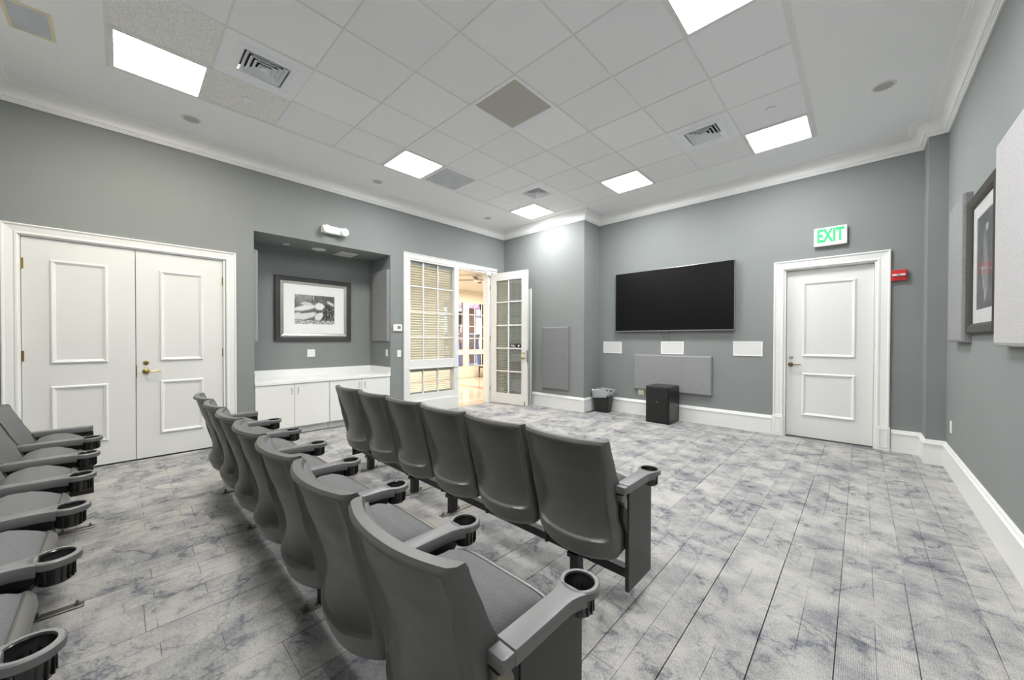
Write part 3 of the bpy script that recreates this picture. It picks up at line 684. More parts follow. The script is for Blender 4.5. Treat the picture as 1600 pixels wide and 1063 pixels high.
# person on the treadmill (skin modifier baked into one body mesh)
def person(x, y, z):
    p = thing('person', 'person in a rose top and navy shorts walking on a treadmill', 'person', (x, y, z), 0.05)
    V = [(0, 0, .92, .115), (0, 0, 1.10, .105), (.02, 0, 1.32, .125), (.03, 0, 1.45, .055), (.05, 0, 1.54, .06), (.06, 0, 1.64, .078),
         (0, .09, .86, .085), (.12, .10, .50, .055), (.05, .10, .10, .038), (.16, .10, .04, .030),
         (0, -.09, .86, .085), (.02, -.10, .48, .055), (-.18, -.10, .14, .038), (-.10, -.10, .04, .030),
         (.02, .18, 1.38, .050), (-.02, .24, 1.12, .038), (.22, .22, 1.04, .028), (.30, .21, 1.05, .026),
         (.02, -.18, 1.38, .050), (.02, -.24, 1.12, .038), (.24, -.22, 1.12, .028), (.32, -.21, 1.14, .026)]
    E = [(0, 1), (1, 2), (2, 3), (3, 4), (4, 5), (0, 6), (6, 7), (7, 8), (8, 9), (0, 10), (10, 11), (11, 12), (12, 13), (2, 14), (14, 15), (15, 16), (16, 17), (2, 18), (18, 19), (19, 20), (20, 21)]
    me = bpy.data.meshes.new('body'); me.from_pydata([v[:3] for v in V], E, []); o = bpy.data.objects.new('body', me); COL.objects.link(o)
    sk = o.modifiers.new('s', 'SKIN'); ss = o.modifiers.new('ss', 'SUBSURF'); ss.levels = 2; ss.render_levels = 2
    for i, v in enumerate(V): me.skin_vertices[0].data[i].radius = (v[3], v[3])
    me.skin_vertices[0].data[0].use_root = True
    bpy.context.view_layer.update()
    m2 = bpy.data.meshes.new_from_object(o.evaluated_get(bpy.context.evaluated_depsgraph_get()))
    bpy.data.objects.remove(o, do_unlink=True)
    for n in ('skin_tone', 'shirt_rose', 'shorts_navy'): m2.materials.append(MATS[n])
    for f in m2.polygons:
        c = f.center; f.use_smooth = True
        f.material_index = 1 if (.98 < c.z < 1.46 and abs(c.y) < .22 and c.x < .14) else (2 if .55 < c.z <= .98 and c.x < .2 and abs(c.y) < .2 else 0)
    o = bpy.data.objects.new('body', m2); COL.objects.link(o); o.parent = p
    mk('hair', lambda b: bmesh.ops.create_uvsphere(b, u_segments=14, v_segments=10, radius=.098, matrix=Matrix.Translation((.035, 0, 1.675)) @ Matrix.Diagonal((1.0, .92, 1.0, 1))), 'hair_brown', p, smooth=60)
    mk('face_features', lambda b: (box(b, .132, .150, -.010, .010, 1.60, 1.64, .004), box(b, .128, .137, -.036, -.020, 1.645, 1.655), box(b, .128, .137, .020, .036, 1.645, 1.655), box(b, .125, .136, -.022, .022, 1.575, 1.583)), 'skin_tone', p)
    for s in (-1, 1):
        for k in range(4): mk('finger', lambda b: tube(b, [(.30, s*.21+(k-1.5)*.014, 1.05+(.09 if s < 0 else 0)), (.345, s*.21+(k-1.5)*.016, 1.045+(.09 if s < 0 else 0)), (.362, s*.21+(k-1.5)*.016, 1.02+(.09 if s < 0 else 0))], .007, 6), 'skin_tone', p)
        mk('thumb', lambda b: tube(b, [(.29, s*.19, 1.05+(.09 if s < 0 else 0)), (.32, s*.165, 1.04+(.09 if s < 0 else 0)), (.34, s*.165, 1.02+(.09 if s < 0 else 0))], .008, 6), 'skin_tone', p)
person(-11.95, 9.42, .19)

# ================================================================ CEILING FITTINGS
def tc(i, j): return (PX0+(i+.5)*TS, PY0+(j+.5)*TS, CEIL)
LN = {(-3, -2): 'recessed square light panel at the far left, beside the speckled ceiling tiles',
      (0, -2): 'recessed square light panel above the camera, outside the picture', (3, -2): 'recessed square light panel overhead by the right wall, outside the picture',
      (-3, 2): 'recessed square light panel next to the bluish ceiling grille', (3, 2): 'recessed square light panel cut by the top edge of the picture',
      (-3, 6): 'small bright light panel nearest the boxed-out corner', (0, 6): 'light panel in the far row, middle of that row',
      (3, 6): 'light panel nearest the exit sign, right end of the far row'}
lp = None
for (i, j), lab in LN.items():
    if lp is None:
        lp = thing('ceiling_light', lab, 'ceiling light', tc(i, j), 0, 'recessed square ceiling lights')
        mk('frame', lambda b: frame_ring(b, 'Z', -.302, .302, -.302, .302, [(0, 0), (0, .006), (.010, .008), (.032, .008), (.035, -.004), (.035, -.010), (0, -.010)], 0, -1), 'lamp_frame', lp)
        mk('diffuser', lambda b: box(b, -.268, .268, -.268, .268, -.001, .004), 'diffuser', lp)
    else:
        c = copy_tree(lp); c.location = tc(i, j); c['label'] = lab
for ch in lp.children:      # the lamp at the far left burns warmer than the rest
    if ch.name.startswith('diffuser'): ch.data = ch.data.copy(); ch.data.materials[0] = MATS['diffuser_warm']
VN = {(-2, -1): 'large square air diffuser beside the far left light panel', (2, 5): 'square air diffuser beside the light panel nearest the exit sign',
      (-2, 5): 'square air diffuser above the boxed-out corner, beside a small light'}
vp = None
for (i, j), lab in VN.items():
    if vp is None:
        vp = thing('air_diffuser', lab, 'air vent', tc(i, j), 0, 'square ceiling air diffusers')
        mk('face_plate', lambda b: frame_ring(b, 'Z', -.300, .300, -.300, .300, [(0, 0), (0, .004), (.075, .004), (.095, .014), (.135, .012), (.135, 0)], 0, -1), 'vent_white', vp)
        mk('duct', lambda b: box(b, -.168, .168, -.168, .168, .050, .055), 'vent_dark', vp)
        for q, rI in enumerate((.150, .115, .080, .045)):
            mk('louvre', lambda b: frame_ring(b, 'Z', -rI, rI, -rI, rI, [(0, .010), (.003, .013), (.028, -.018), (.025, -.021)], 0, -1), 'vent_white', vp)
        mk('center_plate', lambda b: box(b, -.020, .020, -.020, .020, -.008, -.004), 'vent_white', vp)
    else:
        c = copy_tree(vp); c.location = tc(i, j); c['label'] = lab
for (i, j), lab, m in (((0, 2), 'square beige ceiling grille in the middle of the tile field', 'filter_beige'), ((-3, 3), 'square bluish ceiling grille right beside a light panel', 'filter_blue')):
    t = thing('return_grille', lab, 'air vent', tc(i, j))
    mk('frame', lambda b: frame_ring(b, 'Z', -.302, .302, -.302, .302, [(0, 0), (0, .005), (.030, .006), (.036, -.004), (.036, -.010), (0, -.010)], 0, -1), 'vent_white', t)
    mk('filter', lambda b: box(b, -.267, .267, -.267, .267, .002, .006), m, t)
t = thing('ceiling_vent', 'small rectangular white-framed vent in the top left ceiling corner', 'air vent', (-4.43, -.445, CEIL))
mk('frame', lambda b: frame_ring(b, 'Z', -.185, .185, -.112, .112, [(0, 0), (0, .004), (.018, .007), (.022, 0)], 0, -1), 'plastic_ivory', t)
mk('grille', lambda b: box(b, -.165, .165, -.092, .092, -.003, 0), 'filter_blue', t)
def downlight(x, y, lab, R=.085, z=CEIL):
    t = thing('downlight', lab, 'downlight', (x, y, z), 0, 'round recessed downlights')
    mk('trim_ring', lambda b: lathe(b, [(R, 0), (R, -.003), (R*.94, -.007), (R*.80, -.005), (R*.76, 0), (R*.76, -.0005), (R, 0)], 32), 'grid_white', t, smooth=40)
    mk('reflector', lambda b: lathe(b, [(R*.78, -.0055), (R*.60, -.0035), (R*.42, -.0025), (0, -.0025)], 32), 'filter_beige', t, smooth=40)
downlight(-5.158, .521, 'round downlight above the double doors, leftmost near the crown')
downlight(-5.193, 2.598, 'round downlight in the left border, above the emergency light', .075)
downlight(-5.206, 4.808, 'round downlight in the left border nearest the far corner', .075)
downlight(.132, 4.777, 'round downlight in the right border, largest in the picture', .083)
for x, y, lab in ((-4.342, .838, 'small round sprinkler cap on the speckled tile beside the diffuser'), (-.679, 4.471, 'small round sprinkler cap next to the light nearest the exit sign'), (-4.373, 4.524, 'tiny round sprinkler cap near the far left corner light')):
    o = mk('sprinkler_cap', lambda b: lathe(b, [(.040, 0), (.040, -.004), (.034, -.007), (0, -.008)], 24), 'tile_rough' if x < -4.35 and y < 1 else 'vent_white', None, smooth=40, loc=(x, y, CEIL-.001))
    tag(o, lab, 'sprinkler', 'ceiling sprinkler caps')

# ================================================================ NICHE
cb0 = thing('base_cabinet', 'white built-in base cabinet unit, left half of the niche', 'cabinet', (XL, 1.18, 0), 0, 'white base cabinets in the niche')
def cabinet(t, L):
    mk('carcass', lambda b: (box(b, -.66, -.022, .002, L-.002, .10, .700), box(b, -.66, -.075, .002, L-.002, 0, .10)), 'cabinet_white', t)
    for k, (a, c) in enumerate(((.004, L/2-.002), (L/2+.002, L-.004))):
        d = mk('door', lambda b: box(b, -.020, 0, a, c, .105, .698, .0015), 'cabinet_white', t)
        hy = c-.040 if k == 0 else a+.040
        mk('handle', lambda b: tube(b, [(0, hy, .652), (.020, hy, .645), (.028, hy, .605), (.020, hy, .565), (0, hy, .558)], .0045, 8), 'steel', d, smooth=50)
cabinet(cb0, .918)
cb1 = thing('base_cabinet', 'white built-in base cabinet unit, right half of the niche', 'cabinet', (XL, 2.10, 0), 0, 'white base cabinets in the niche')
cabinet(cb1, .958)
ct = thing('countertop', 'long white countertop with upstand over the niche cabinets', 'countertop', (XL, 2.1, .70))
mk('worktop', lambda b: box(b, XN-XL+.002, .012, NY0-2.1+.002, NY1-2.1-.002, .004, .044, .003), 'counter_white', ct)
mk('upstand', lambda b: (box(b, XN-XL+.002, XN-XL+.020, NY0-2.1+.002, NY1-2.1-.002, .044, .155), box(b, XN-XL+.02, .006, NY1-2.1-.020, NY1-2.1-.002, .044, .155), box(b, XN-XL+.02, .006, NY0-2.1+.002, NY0-2.1+.020, .044, .155)), 'counter_white', ct)

# framed black and white picture: generic pale shapes on dark ground
def print_mesh(name, w, h, nx, ny, fn, parent, place):
    bm = bmesh.new(); lay = bm.loops.layers.float_color.new('ink')
    vs = [[bm.verts.new(place(w*(i/nx-.5), h*(j/ny-.5))) for i in range(nx+1)] for j in range(ny+1)]
    for j in range(ny):
        for i in range(nx):
            f = bm.faces.new([vs[j][i], vs[j][i+1], vs[j+1][i+1], vs[j+1][i]])
            for lp_, (a, c) in zip(f.loops, ((i, j), (i+1, j), (i+1, j+1), (i, j+1))):
                g = fn(a/nx, c/ny); lp_[lay] = (*g, 1) if isinstance(g, tuple) else (g, g, g, 1)
    me = bpy.data.meshes.new(name); bm.to_mesh(me); bm.free(); me.materials.append(MATS['photo_print'])
    o = bpy.data.objects.new(name, me); COL.objects.link(o); o.parent = parent; return o
from mathutils import noise as mn
def sstep(a, b, x): t = max(0, min(1, (x-a)/(b-a))); return t*t*(3-2*t)
def art1(u, v):
    n = mn.noise(Vector((u*9, v*7, 1.3))); n2 = mn.noise(Vector((u*26, v*20, 4.1)))
    g = .12+.18*sstep(.55, 1, v)*(u < .42)+.10*n
    def blob(cx, cy, rx, ry, rot, val, soft=.35):
        nonlocal g
        dx, dy = u-cx, v-cy; a, b = dx*math.cos(rot)+dy*math.sin(rot), -dx*math.sin(rot)+dy*math.cos(rot)
        d = math.sqrt((a/rx)**2+(b/ry)**2)+.12*n; k = 1-sstep(1-soft, 1, d); g = g*(1-k)+val*k
    blob(.22, .30, .36, .16, .22, .66); blob(.30, .42, .24, .045, .2, .14, .5); blob(.27, .56, .34, .10, .28, .72)
    blob(.30, .69, .17, .07, -.1, .60); blob(.80, .42, .26, .38, .1, .05); blob(.62, .62, .15, .15, .5, .78)
    blob(.60, .28, .10, .18, -.5, .70); blob(.90, .74, .14, .05, -.6, .62); blob(.46, .93, .012, .14, .1, .75, .6)
    blob(.72, .55, .025, .05, 0, .08, .6)
    if u > .62 and v < .55: g += .30*max(0, n2)
    if v < .14: g = .30+.45*n2+.1
    return max(.01, min(.85, g+.10*n2))
pf = thing('framed_picture', 'black-framed black and white picture on the niche back wall', 'picture', (XN, 2.13, 1.78))
def FR(o): o.location = (o.location[0]-XN, o.location[1]-2.13, o.location[2]-1.78); return o
FR(mk('outer_frame', lambda b: frame_ring(b, 'X', 1.566, 2.692, 1.284, 2.274, [(0, 0), (0, .030), (.012, .038), (.060, .034), (.078, .024), (.080, 0)], XN, 1), 'frame_dark', pf))
FR(mk('inner_frame', lambda b: frame_ring(b, 'X', 1.643, 2.629, 1.360, 2.212, [(0, 0), (0, .026), (.012, .028), (.040, .018), (.046, .012), (.046, 0)], XN, 1), 'frame_silver', pf))['label'] = 'silver inner frame'
FR(mk('mat_board', lambda b: (frame_ring(b, 'X', 1.68, 2.59, 1.395, 2.17, [(0, 0), (0, .010), (.155, .010), (.160, .006), (.160, 0)], XN, 1)), 'mat_board', pf))
print_mesh('print', .60, .47, 96, 74, art1, pf, lambda a, b: (.0075, a, b+.003))
def art2(u, v):
    n = mn.noise(Vector((u*6, v*9, 7.3))); g = .10+.05*n
    d = math.sqrt(((u-.52-.08*math.sin(v*5))/.16)**2+((v-.45)/.42)**2); k = 1-sstep(.55, 1.05, d); g = g*(1-k)+.28*k
    d = math.sqrt(((u-.62)/.10)**2+((v-.82)/.05)**2); k = 1-sstep(.6, 1, d); g = g*(1-k)+.55*k
    for cx, cy in ((.45, .28), (.55, .16), (.38, .40)):
        d = math.sqrt(((u-cx)/.06)**2+((v-cy)/.09)**2); k = 1-sstep(.5, 1, d); g = g*(1-k)+.5*k
    return (g, g, g*1.05)
pr2 = thing('framed_picture', 'brown-framed dark picture between two fabric panels on the right wall', 'picture', (XR, 4.245, 1.88))
def FR2(o): o.location = (o.location[0]-XR, o.location[1]-4.245, o.location[2]-1.88); return o
FR2(mk('outer_frame', lambda b: frame_ring(b, 'X', 3.845, 4.700, 1.365, 2.425, [(0, 0), (0, .028), (.014, .038), (.060, .030), (.080, .018), (.082, 0)], XR, -1), 'frame_brown', pr2))
FR2(mk('mat_board', lambda b: frame_ring(b, 'X', 3.92, 4.62, 1.44, 2.35, [(0, 0), (0, .010), (.105, .010), (.110, .006), (.110, 0)], XR, -1), 'mat_board', pr2))
FR2(mk('glazing', lambda b: box(b, XR-.0155, XR-.0145, 3.922, 4.622, 1.442, 2.348), 'coated_glass', pr2))
print_mesh('print', .50, .72, 50, 72, art2, pr2, lambda a, b: (-.0075, .025-a, b+.015))

# upholstered acoustic panels
def acoustic(lab, plane, a0, a1, z0, z1, base_, sgn, th, m='acoustic_cloth'):
    """bevelled padded panel; plane 'X': a=y ; plane 'Y': a=x"""
    a, z = (a0+a1)/2, (z0+z1)/2; A, Z = (a1-a0)/2, (z1-z0)/2; ch = .022
    loc = (base_, a, z) if plane == 'X' else (a, base_, z)
    def fn(b):
        pr_ = [(A, Z, 0), (A, Z, th-ch), (A-ch*.3, Z-ch*.3, th-ch*.3), (A-ch, Z-ch, th)]
        rings = []
        for (aa, zz, h) in pr_:
            ring = []
            for sa, sz in ((-1, -1), (1, -1), (1, 1), (-1, 1)):
                p = (sgn*h, sa*aa, sz*zz) if plane == 'X' else (sa*aa, sgn*h, sz*zz)
                ring.append(b.verts.new(p))
            rings.append(ring)
        fs = [b.faces.new(rings[0]), b.faces.new(rings[-1])]
        for R0, R1 in zip(rings, rings[1:]):
            for k in range(4): fs.append(b.faces.new([R0[k], R0[(k+1) % 4], R1[(k+1) % 4], R1[k]]))
        bmesh.ops.recalc_face_normals(b, faces=fs)
    o = mk('acoustic_panel', fn, m, None, loc=loc); tag(o, lab, 'acoustic panel', 'fabric acoustic panels'); return o
acoustic('grey fabric panel on the right side wall of the niche', 'Y', -6.235, -5.700, 1.282, 2.477, NY1, -1, .050)
acoustic('grey fabric panel seen edge-on inside the left side of the niche', 'Y', -6.235, -5.700, 1.285, 2.470, NY0, 1, .050)
acoustic('upright grey fabric panel left of the wastebasket', 'Y', -4.580, -3.957, .362, 1.560, YC, -1, .045, 'acoustic_cloth_dark')
acoustic('long horizontal grey fabric panel behind the subwoofer', 'Y', -2.925, -1.670, .450, 1.062, YF, -1, .048)
acoustic('tall grey fabric panel left of the picture on the right wall', 'X', 4.72, 5.33, 1.300, 2.520, XR, -1, .060, 'acoustic_cloth')
acoustic('large pale fabric panel at the right edge of the picture', 'X', 2.35, 3.685, 1.280, 2.510, XR, -1, .060, 'acoustic_cloth_light')

# niche ceiling fittings
t = thing('downlight', 'tiny round light cap in the dark niche ceiling', 'downlight', (-6.135, 1.668, NZ)); mk('trim_ring', lambda b: lathe(b, [(.046, 0), (.046, -.004), (.03, -.007), (0, -.007)], 24), 'plastic_white', t)
t = thing('downlight', 'larger round white speaker in the dark niche ceiling', 'downlight', (-6.115, 2.105, NZ)); mk('trim_ring', lambda b: lathe(b, [(.10, 0), (.10, -.004), (.085, -.008), (0, -.008)], 28), 'plastic_white', t)
t = thing('ceiling_vent', 'square white vent in the dark niche ceiling', 'air vent', (-6.15, 2.535, NZ)); mk('frame', lambda b: (box(b, -.16, .16, -.14, .14, -.006, 0, .002)), 'plastic_white', t); mk('grille', lambda b: [box(b, -.13, .13, y-.006, y+.006, -.010, -.005) for y in (-.10, -.06, -.02, .02, .06, .10)], 'grille_cloth', t)

# switches, thermostat, outlets
def plate(name, lab, cat, plane, c, w, h, sgn, n=1):
    t = thing(name, lab, cat, c)
    def B(b, a0, a1, z0, z1, d, bev): (box(b, 0, sgn*d, a0, a1, z0, z1, bev) if plane == 'X' else box(b, a0, a1, 0, sgn*d, z0, z1, bev))
    mk('cover_plate', lambda b: B(b, -w/2, w/2, -h/2, h/2, .006, .002), 'plastic_white', t)
    for k in range(n):
        o_ = (k-(n-1)/2)*.046
        mk('rocker', lambda b: B(b, o_-.016, o_+.016, -.033, .033, .010, .002), 'plastic_white', t)
    return t
plate('light_switch', 'white double switch plate under the niche picture', 'switch', 'X', (XN, 2.074, 1.094), .115, .118, 1, 2)
plate('light_switch', 'white switch inside the niche on its right side wall', 'switch', 'Y', (-5.795, NY1, 1.088), .07, .118, -1)
plate('light_switch', 'white switch under the thermostat beside the side window', 'switch', 'X', (XL, 3.218, 1.078), .072, .118, 1)
plate('wall_outlet', 'white outlet low on the right wall near the pier', 'outlet', 'X', (XR, 5.575, .466), .072, .118, -1)
o = plate('wall_outlet', 'ivory outlet below the horizontal fabric panel, left of the subwoofer', 'outlet', 'Y', (-2.805, YF, .40), .105, .10, -1, 2)
for ch in o.children: ch.data.materials[0] = MATS['plastic_ivory']
th = thing('thermostat', 'small white wall thermostat with grey display beside the side window', 'thermostat', (XL, 3.185, 1.510))
mk('housing', lambda b: box(b, 0, .026, -.078, .078, -.056, .056, .006, 2), 'plastic_white', th)
mk('display', lambda b: box(b, .026, .027, -.010, .048, -.020, .030), 'lcd_grey', th)

# emergency light
em = thing('emergency_light', 'white emergency light with two round lamp heads over the niche', 'emergency light', (XL, 2.155, 2.902))
mk('housing', lambda b: box(b, 0, .075, -.175, .175, -.052, .052, .008, 2), 'plastic_ivory', em).data.materials[0] = MATS['plastic_white']
for s in (-1, 1):
    hd = mk('lamp_head', lambda b: lathe(b, [(.020, .055), (.048, .075), (.056, .105), (.056, .115), (.050, .118), (0, .118)], 24, (0, s*.125, -.004), 'X'), 'plastic_white', em, smooth=40)
    mk('lens', lambda b: lathe(b, [(.050, .117), (.040, .124), (.02, .128), (0, .129)], 24, (0, s*.125, -.004), 'X'), 'lens_clear', hd, smooth=40)

# ================================================================ FRONT WALL THINGS
tv = thing('television', 'large black wall-mounted television with thin silver bezel', 'television', (-2.31, YF, 1.98))
mk('mount', lambda b: box(b, -.35, .35, -.035, 0, -.25, .25, .004), 'black_metal', tv)
mk('body', lambda b: box(b, -.955, .955, -.080, -.035, -.520, .522, .006, 2), 'tv_bezel', tv)
mk('screen', lambda b: box(b, -.945, .947, -.0815, -.078, -.502, .516), 'tv_screen', tv)
for lab, xc, zc_ in (('white in-wall speaker at the left, below the television', -3.360, 1.175), ('white in-wall speaker in the middle, touching the fabric panel top', -2.276, 1.184), ('white in-wall speaker nearest the exit door', -1.203, 1.189)):
    t = thing('wall_speaker', lab, 'speaker', (xc, YF, zc_), 0, 'white in-wall speakers under the television')
    mk('frame', lambda b: frame_ring(b, 'Y', -.184, .184, -.106, .106, [(0, 0), (0, .008), (.010, .010), (.016, .006), (.016, 0)], 0, -1), 'speaker_white', t)
    mk('grille', lambda b: box(b, -.170, .170, -.006, 0, -.092, .092), 'grille_cloth', t)
cbl = mk('cable', lambda b: (tube(b, [(-2.46, YF-.01, 1.48), (-2.45, YF-.012, 1.40), (-2.41, YF-.01, 1.34), (-2.37, YF-.01, 1.305)], .0035, 6), tube(b, [(-2.31, YF-.01, 1.48), (-2.325, YF-.012, 1.40), (-2.33, YF-.01, 1.33), (-2.33, YF-.01, 1.292)], .0035, 6)), 'letter_grey')
tag(cbl, 'thin grey cables hanging below the television to the middle speaker', 'cable')
ex = thing('exit_sign', 'white illuminated EXIT sign with green letters over the door', 'exit sign', (-.298, YF, 2.645))
mk('housing', lambda b: box(b, -.162, .162, -.055, 0, -.118, .118, .010, 2), 'exit_white', ex)
tmat = Matrix.Translation((0.0, -.0560, .004)) @ RX @ Matrix.Diagonal((.66, 1.16, 1, 1))
text('lettering', 'EXIT', .195, 'exit_green', ex, tmat, .002)
al = thing('fire_alarm', 'red fire alarm strobe beside the exit door casing', 'fire alarm', (.315, YF, 2.076))
mk('housing', lambda b: box(b, -.064, .064, -.040, 0, -.062, .062, .005, 2), 'alarm_red', al)
mk('strobe_lens', lambda b: prism(b, [(-.040, -.012), (-.064, -.006), (-.064, .010), (-.040, .016)], -.056, .050, 'X'), 'lens_clear', al)
text('lettering', 'FIRE', .019, 'letter_grey', al, Matrix.Translation((-.004, -.0648, .002)) @ RX, .0003)
# subwoofer
sb = thing('subwoofer', 'black box subwoofer standing on the carpet under the television', 'speaker', (-2.335, 5.78, 0))
mk('cabinet', lambda b: box(b, -.188, .188, .018, .440, .012, .580, .006, 2), 'sub_cabinet', sb)
mk('grille', lambda b: box(b, -.180, .168, 0, .018, .030, .566, .006, 2), 'sub_grille', sb)
mk('badge', lambda b: box(b, -.020, .010, -.002, 0, .335, .343), 'steel', sb)
for x in (-.165, .165):
    for y in (.04, .41): mk('foot', lambda b: lathe(b, [(.016, 0), (.018, .012), (0, .012)], 12, (x, y, 0)), 'rubber_black', sb)
# wastebasket
wb = thing('wastebasket', 'small black wastebasket with a clear bag folded over its rim', 'wastebasket', (-3.435, 6.06, 0), math.radians(0))
def rrect(w, d, r, n=5):
    out = []
    for cx, cy, a0 in ((w-r, d-r, 0), (-w+r, d-r, PI/2), (-w+r, -d+r, PI), (w-r, -d+r, 3*PI/2)):
        for k in range(n+1): a = a0+PI/2*k/n; out.append((cx+r*math.cos(a), cy+r*math.sin(a)))
    return out
def loft(b, rings, cap0=True, cap1=False):
    R = [[b.verts.new(p) for p in ring] for ring in rings]; fs = []
    for A, B in zip(R, R[1:]):
        n = len(A)
        for k in range(n): fs.append(b.faces.new([A[k], A[(k+1) % n], B[(k+1) % n], B[k]]))
    if cap0: fs.append(b.faces.new(R[0]))
    if cap1: fs.append(b.faces.new(R[-1]))
    bmesh.ops.recalc_face_normals(b, faces=fs)
def binfn(b):
    rs = []
    for z, w, d in ((0, .125, .085), (.02, .130, .090), (.33, .158, .118), (.36, .168, .128), (.385, .170, .130), (.385, .160, .120), (.33, .150, .110), (.03, .120, .080)):
        rs.append([(x, y, z) for x, y in rrect(w, d, .045)])
    loft(b, rs, True, True)
mk('bucket', binfn, 'bin_plastic', wb, smooth=40)
def bagfn(b):
    rs = []; base_ = rrect(.176, .136, .05, 8)
    for q, (sc, z) in enumerate(((1.0, .285), (1.03, .32), (1.02, .36), (1.03, .395), (.96, .405), (.90, .385), (.86, .30))):
        ring = []
        for k, (x, y) in enumerate(base_):
            w = 1+.025*math.sin(k*2.3+q*1.7)+.015*math.sin(k*5.1)
            dz = .018*math.sin(k*1.1+q)+(.035*math.cos(math.atan2(y, x)*2+.6) if q == 0 else 0)
            ring.append((x*sc*w, y*sc*w, z+dz))
        rs.append(ring)
    loft(b, rs, False, False)
mk('bin_bag', bagfn, 'bag_film', wb, smooth=80)['label'] = 'clear crumpled bin bag'

# ================================================================ THEATRE SEATS
def lerp(tab, x):
    if x <= tab[0][0]: return tab[0][1]
    for (a, b), (c, d) in zip(tab, tab[1:]):
        if x <= c:
            t = (x-a)/(c-a); t = t*t*(3-2*t)*.5+t*.5; return b+(d-b)*t
    return tab[-1][1]
EDGE = [(.235, -.298), (.384, -.326), (.59, -.380), (.72, -.410), (.855, -.444)]
CEN = [(.225, -.356), (.27, -.376), (.32, -.393), (.37, -.404), (.50, -.424), (.62, -.443), (.72, -.463), (.855, -.492)]
def width(v):   # v = 0 bottom .. 1 top
    return .2375 if v > .10 else .2375-.030*(1-v/.10)**2
def shell_back(u, v):
    z0 = .232+.020*abs(u)**2.4
    v = v**1.0
    z = z0+(.853-z0)*v
    e, c = lerp(EDGE, z), lerp(CEN, z); au = abs(u)
    y = e+(c-e)*(1-au**2.2)
    # scooped field let into the shell: deep and steep along its lower edge, shallow at the top
    q = lambda t: 1-(1-max(0, min(1, t)))**2
    dz, ds, dt = z-(.340+.028*au**3), (.905-au)*.2375, .834-z
    amp = .050-.034*sstep(.46, .80, z)
    y += amp*(.24*q(dz/.016)+.76*q(dz/.15))*(.30*q(ds/.010)+.70*q(ds/.050))*sstep(0, .012, dt) if min(dz, ds, dt) > 0 else 0
    y += .012*sstep(.95, 1, au)+.010*sstep(.975, 1, v)+.016*(1-sstep(0, .05, v))
    return (u*width(v), y, z)
def shell_front(u, v):
    z0 = .240+.020*abs(u)**2.4; z = z0+(.853-z0)*v
    e, c = lerp(EDGE, z), lerp(CEN, z); au = abs(u)
    side = .050+.055*(1-sstep(.50, .853, z))
    c2 = lerp([(.24, -.295), (.40, -.318), (.50, -.345), (.60, -.374), (.853, -.447)], z)
    y = (e+side)*(au**2.4)+(c2)*(1-au**2.4)
    y -= .006*sstep(.975, 1, v)
    return (u*(width(v)), y, z)
def shell(b):
    grid_solid(b, shell_back, shell_front, 76, 96)
def cushion_front(u, v):
    z = .30+(.838-.30)*v; au = abs(u)
    p = shell_front(u*.93, (z-.25)/.605)
    puff = .052*(1-au**5)*(1-abs(2*v-1)**6)*(.55+.45*(1-v))+.004
    return (u*.218, p[1]+puff+.004, z)
def cushion_back(u, v):
    z = .30+(.838-.30)*v; p = shell_front(u*.93, (z-.25)/.605)
    return (u*.218, p[1]-.006, z)
PY_, PZ_, TILT = -.355, .370, math.radians(30)
def seat_pt(x, s, t): return (x, PY_+s*math.cos(TILT)-t*math.sin(TILT), PZ_+s*math.sin(TILT)+t*math.cos(TILT))
TOPP = [(.085, .045), (.125, .108), (.17, .146), (.215, .160), (.26, .150), (.31, .118), (.342, .078), (.362, .030)]
S0 = .085
def seat_top(u, v):
    s = S0+(.362-S0)*v; t = lerp(TOPP, s); au = abs(u)
    t = .02+(t-.02)*(1-au**3*.30-au**12*.55); w = .217-.010*(v**4)
    return seat_pt(u*w, s-.010*au**4*v, t)
def seat_bot(u, v):
    return seat_pt(u*.210, S0+(.360-S0)*v, .006)
def pan(b):
    prof = [(.085, -.024), (.13, -.034), (.28, -.032), (.355, -.026), (.374, -.018), (.379, -.006), (.378, .014), (.372, .024), (.366, .024), (.362, .018), (.360, .004), (.085, .004)]
    N = 14; rings = []
    for i in range(N+1):
        u = -1+2*i/N; au = abs(u); sc = 1-.05*au**6
        rings.append([b.verts.new(seat_pt(u*.222, s*sc, t*(1-.35*au**8))) for s, t in prof])
    fs = [b.faces.new(rings[0]), b.faces.new(rings[-1])]
    for A, B in zip(rings, rings[1:]):
        for k in range(len(prof)): fs.append(b.faces.new([A[k], A[(k+1) % len(prof)], B[(k+1) % len(prof)], B[k]]))
    bmesh.ops.recalc_face_normals(b, faces=fs)
AZ = .634
def arm_pad(b, ring=True):
    if ring:
        pts = [(-.031, -.296), (.031, -.296), (.031, -.105), (.032, -.080), (.040, -.052), (.048, -.034), (-.048, -.034), (-.040, -.052), (-.032, -.080), (-.031, -.105)]
    else:
        pts = [(-.031, -.296), (.031, -.296), (.031, -.03), (.026, -.008), (-.026, -.008), (-.031, -.03)]
    prism(b, pts, AZ-.040, AZ, 'Z', .005)
def arm_cap(b):
    prism(b, [(-.027, -.336), (.027, -.336), (.0315, -.328), (.0315, -.299), (-.0315, -.299), (-.0315, -.328)], AZ-.036, AZ-.001, 'Z', .005)
def cup(b):      # flat ring that carries the cup
    lathe(b, [(.0435, AZ), (.053, AZ), (.0568, AZ-.004), (.0568, AZ-.022), (.051, AZ-.027), (.0435, AZ-.027), (.0435, AZ)], 40)
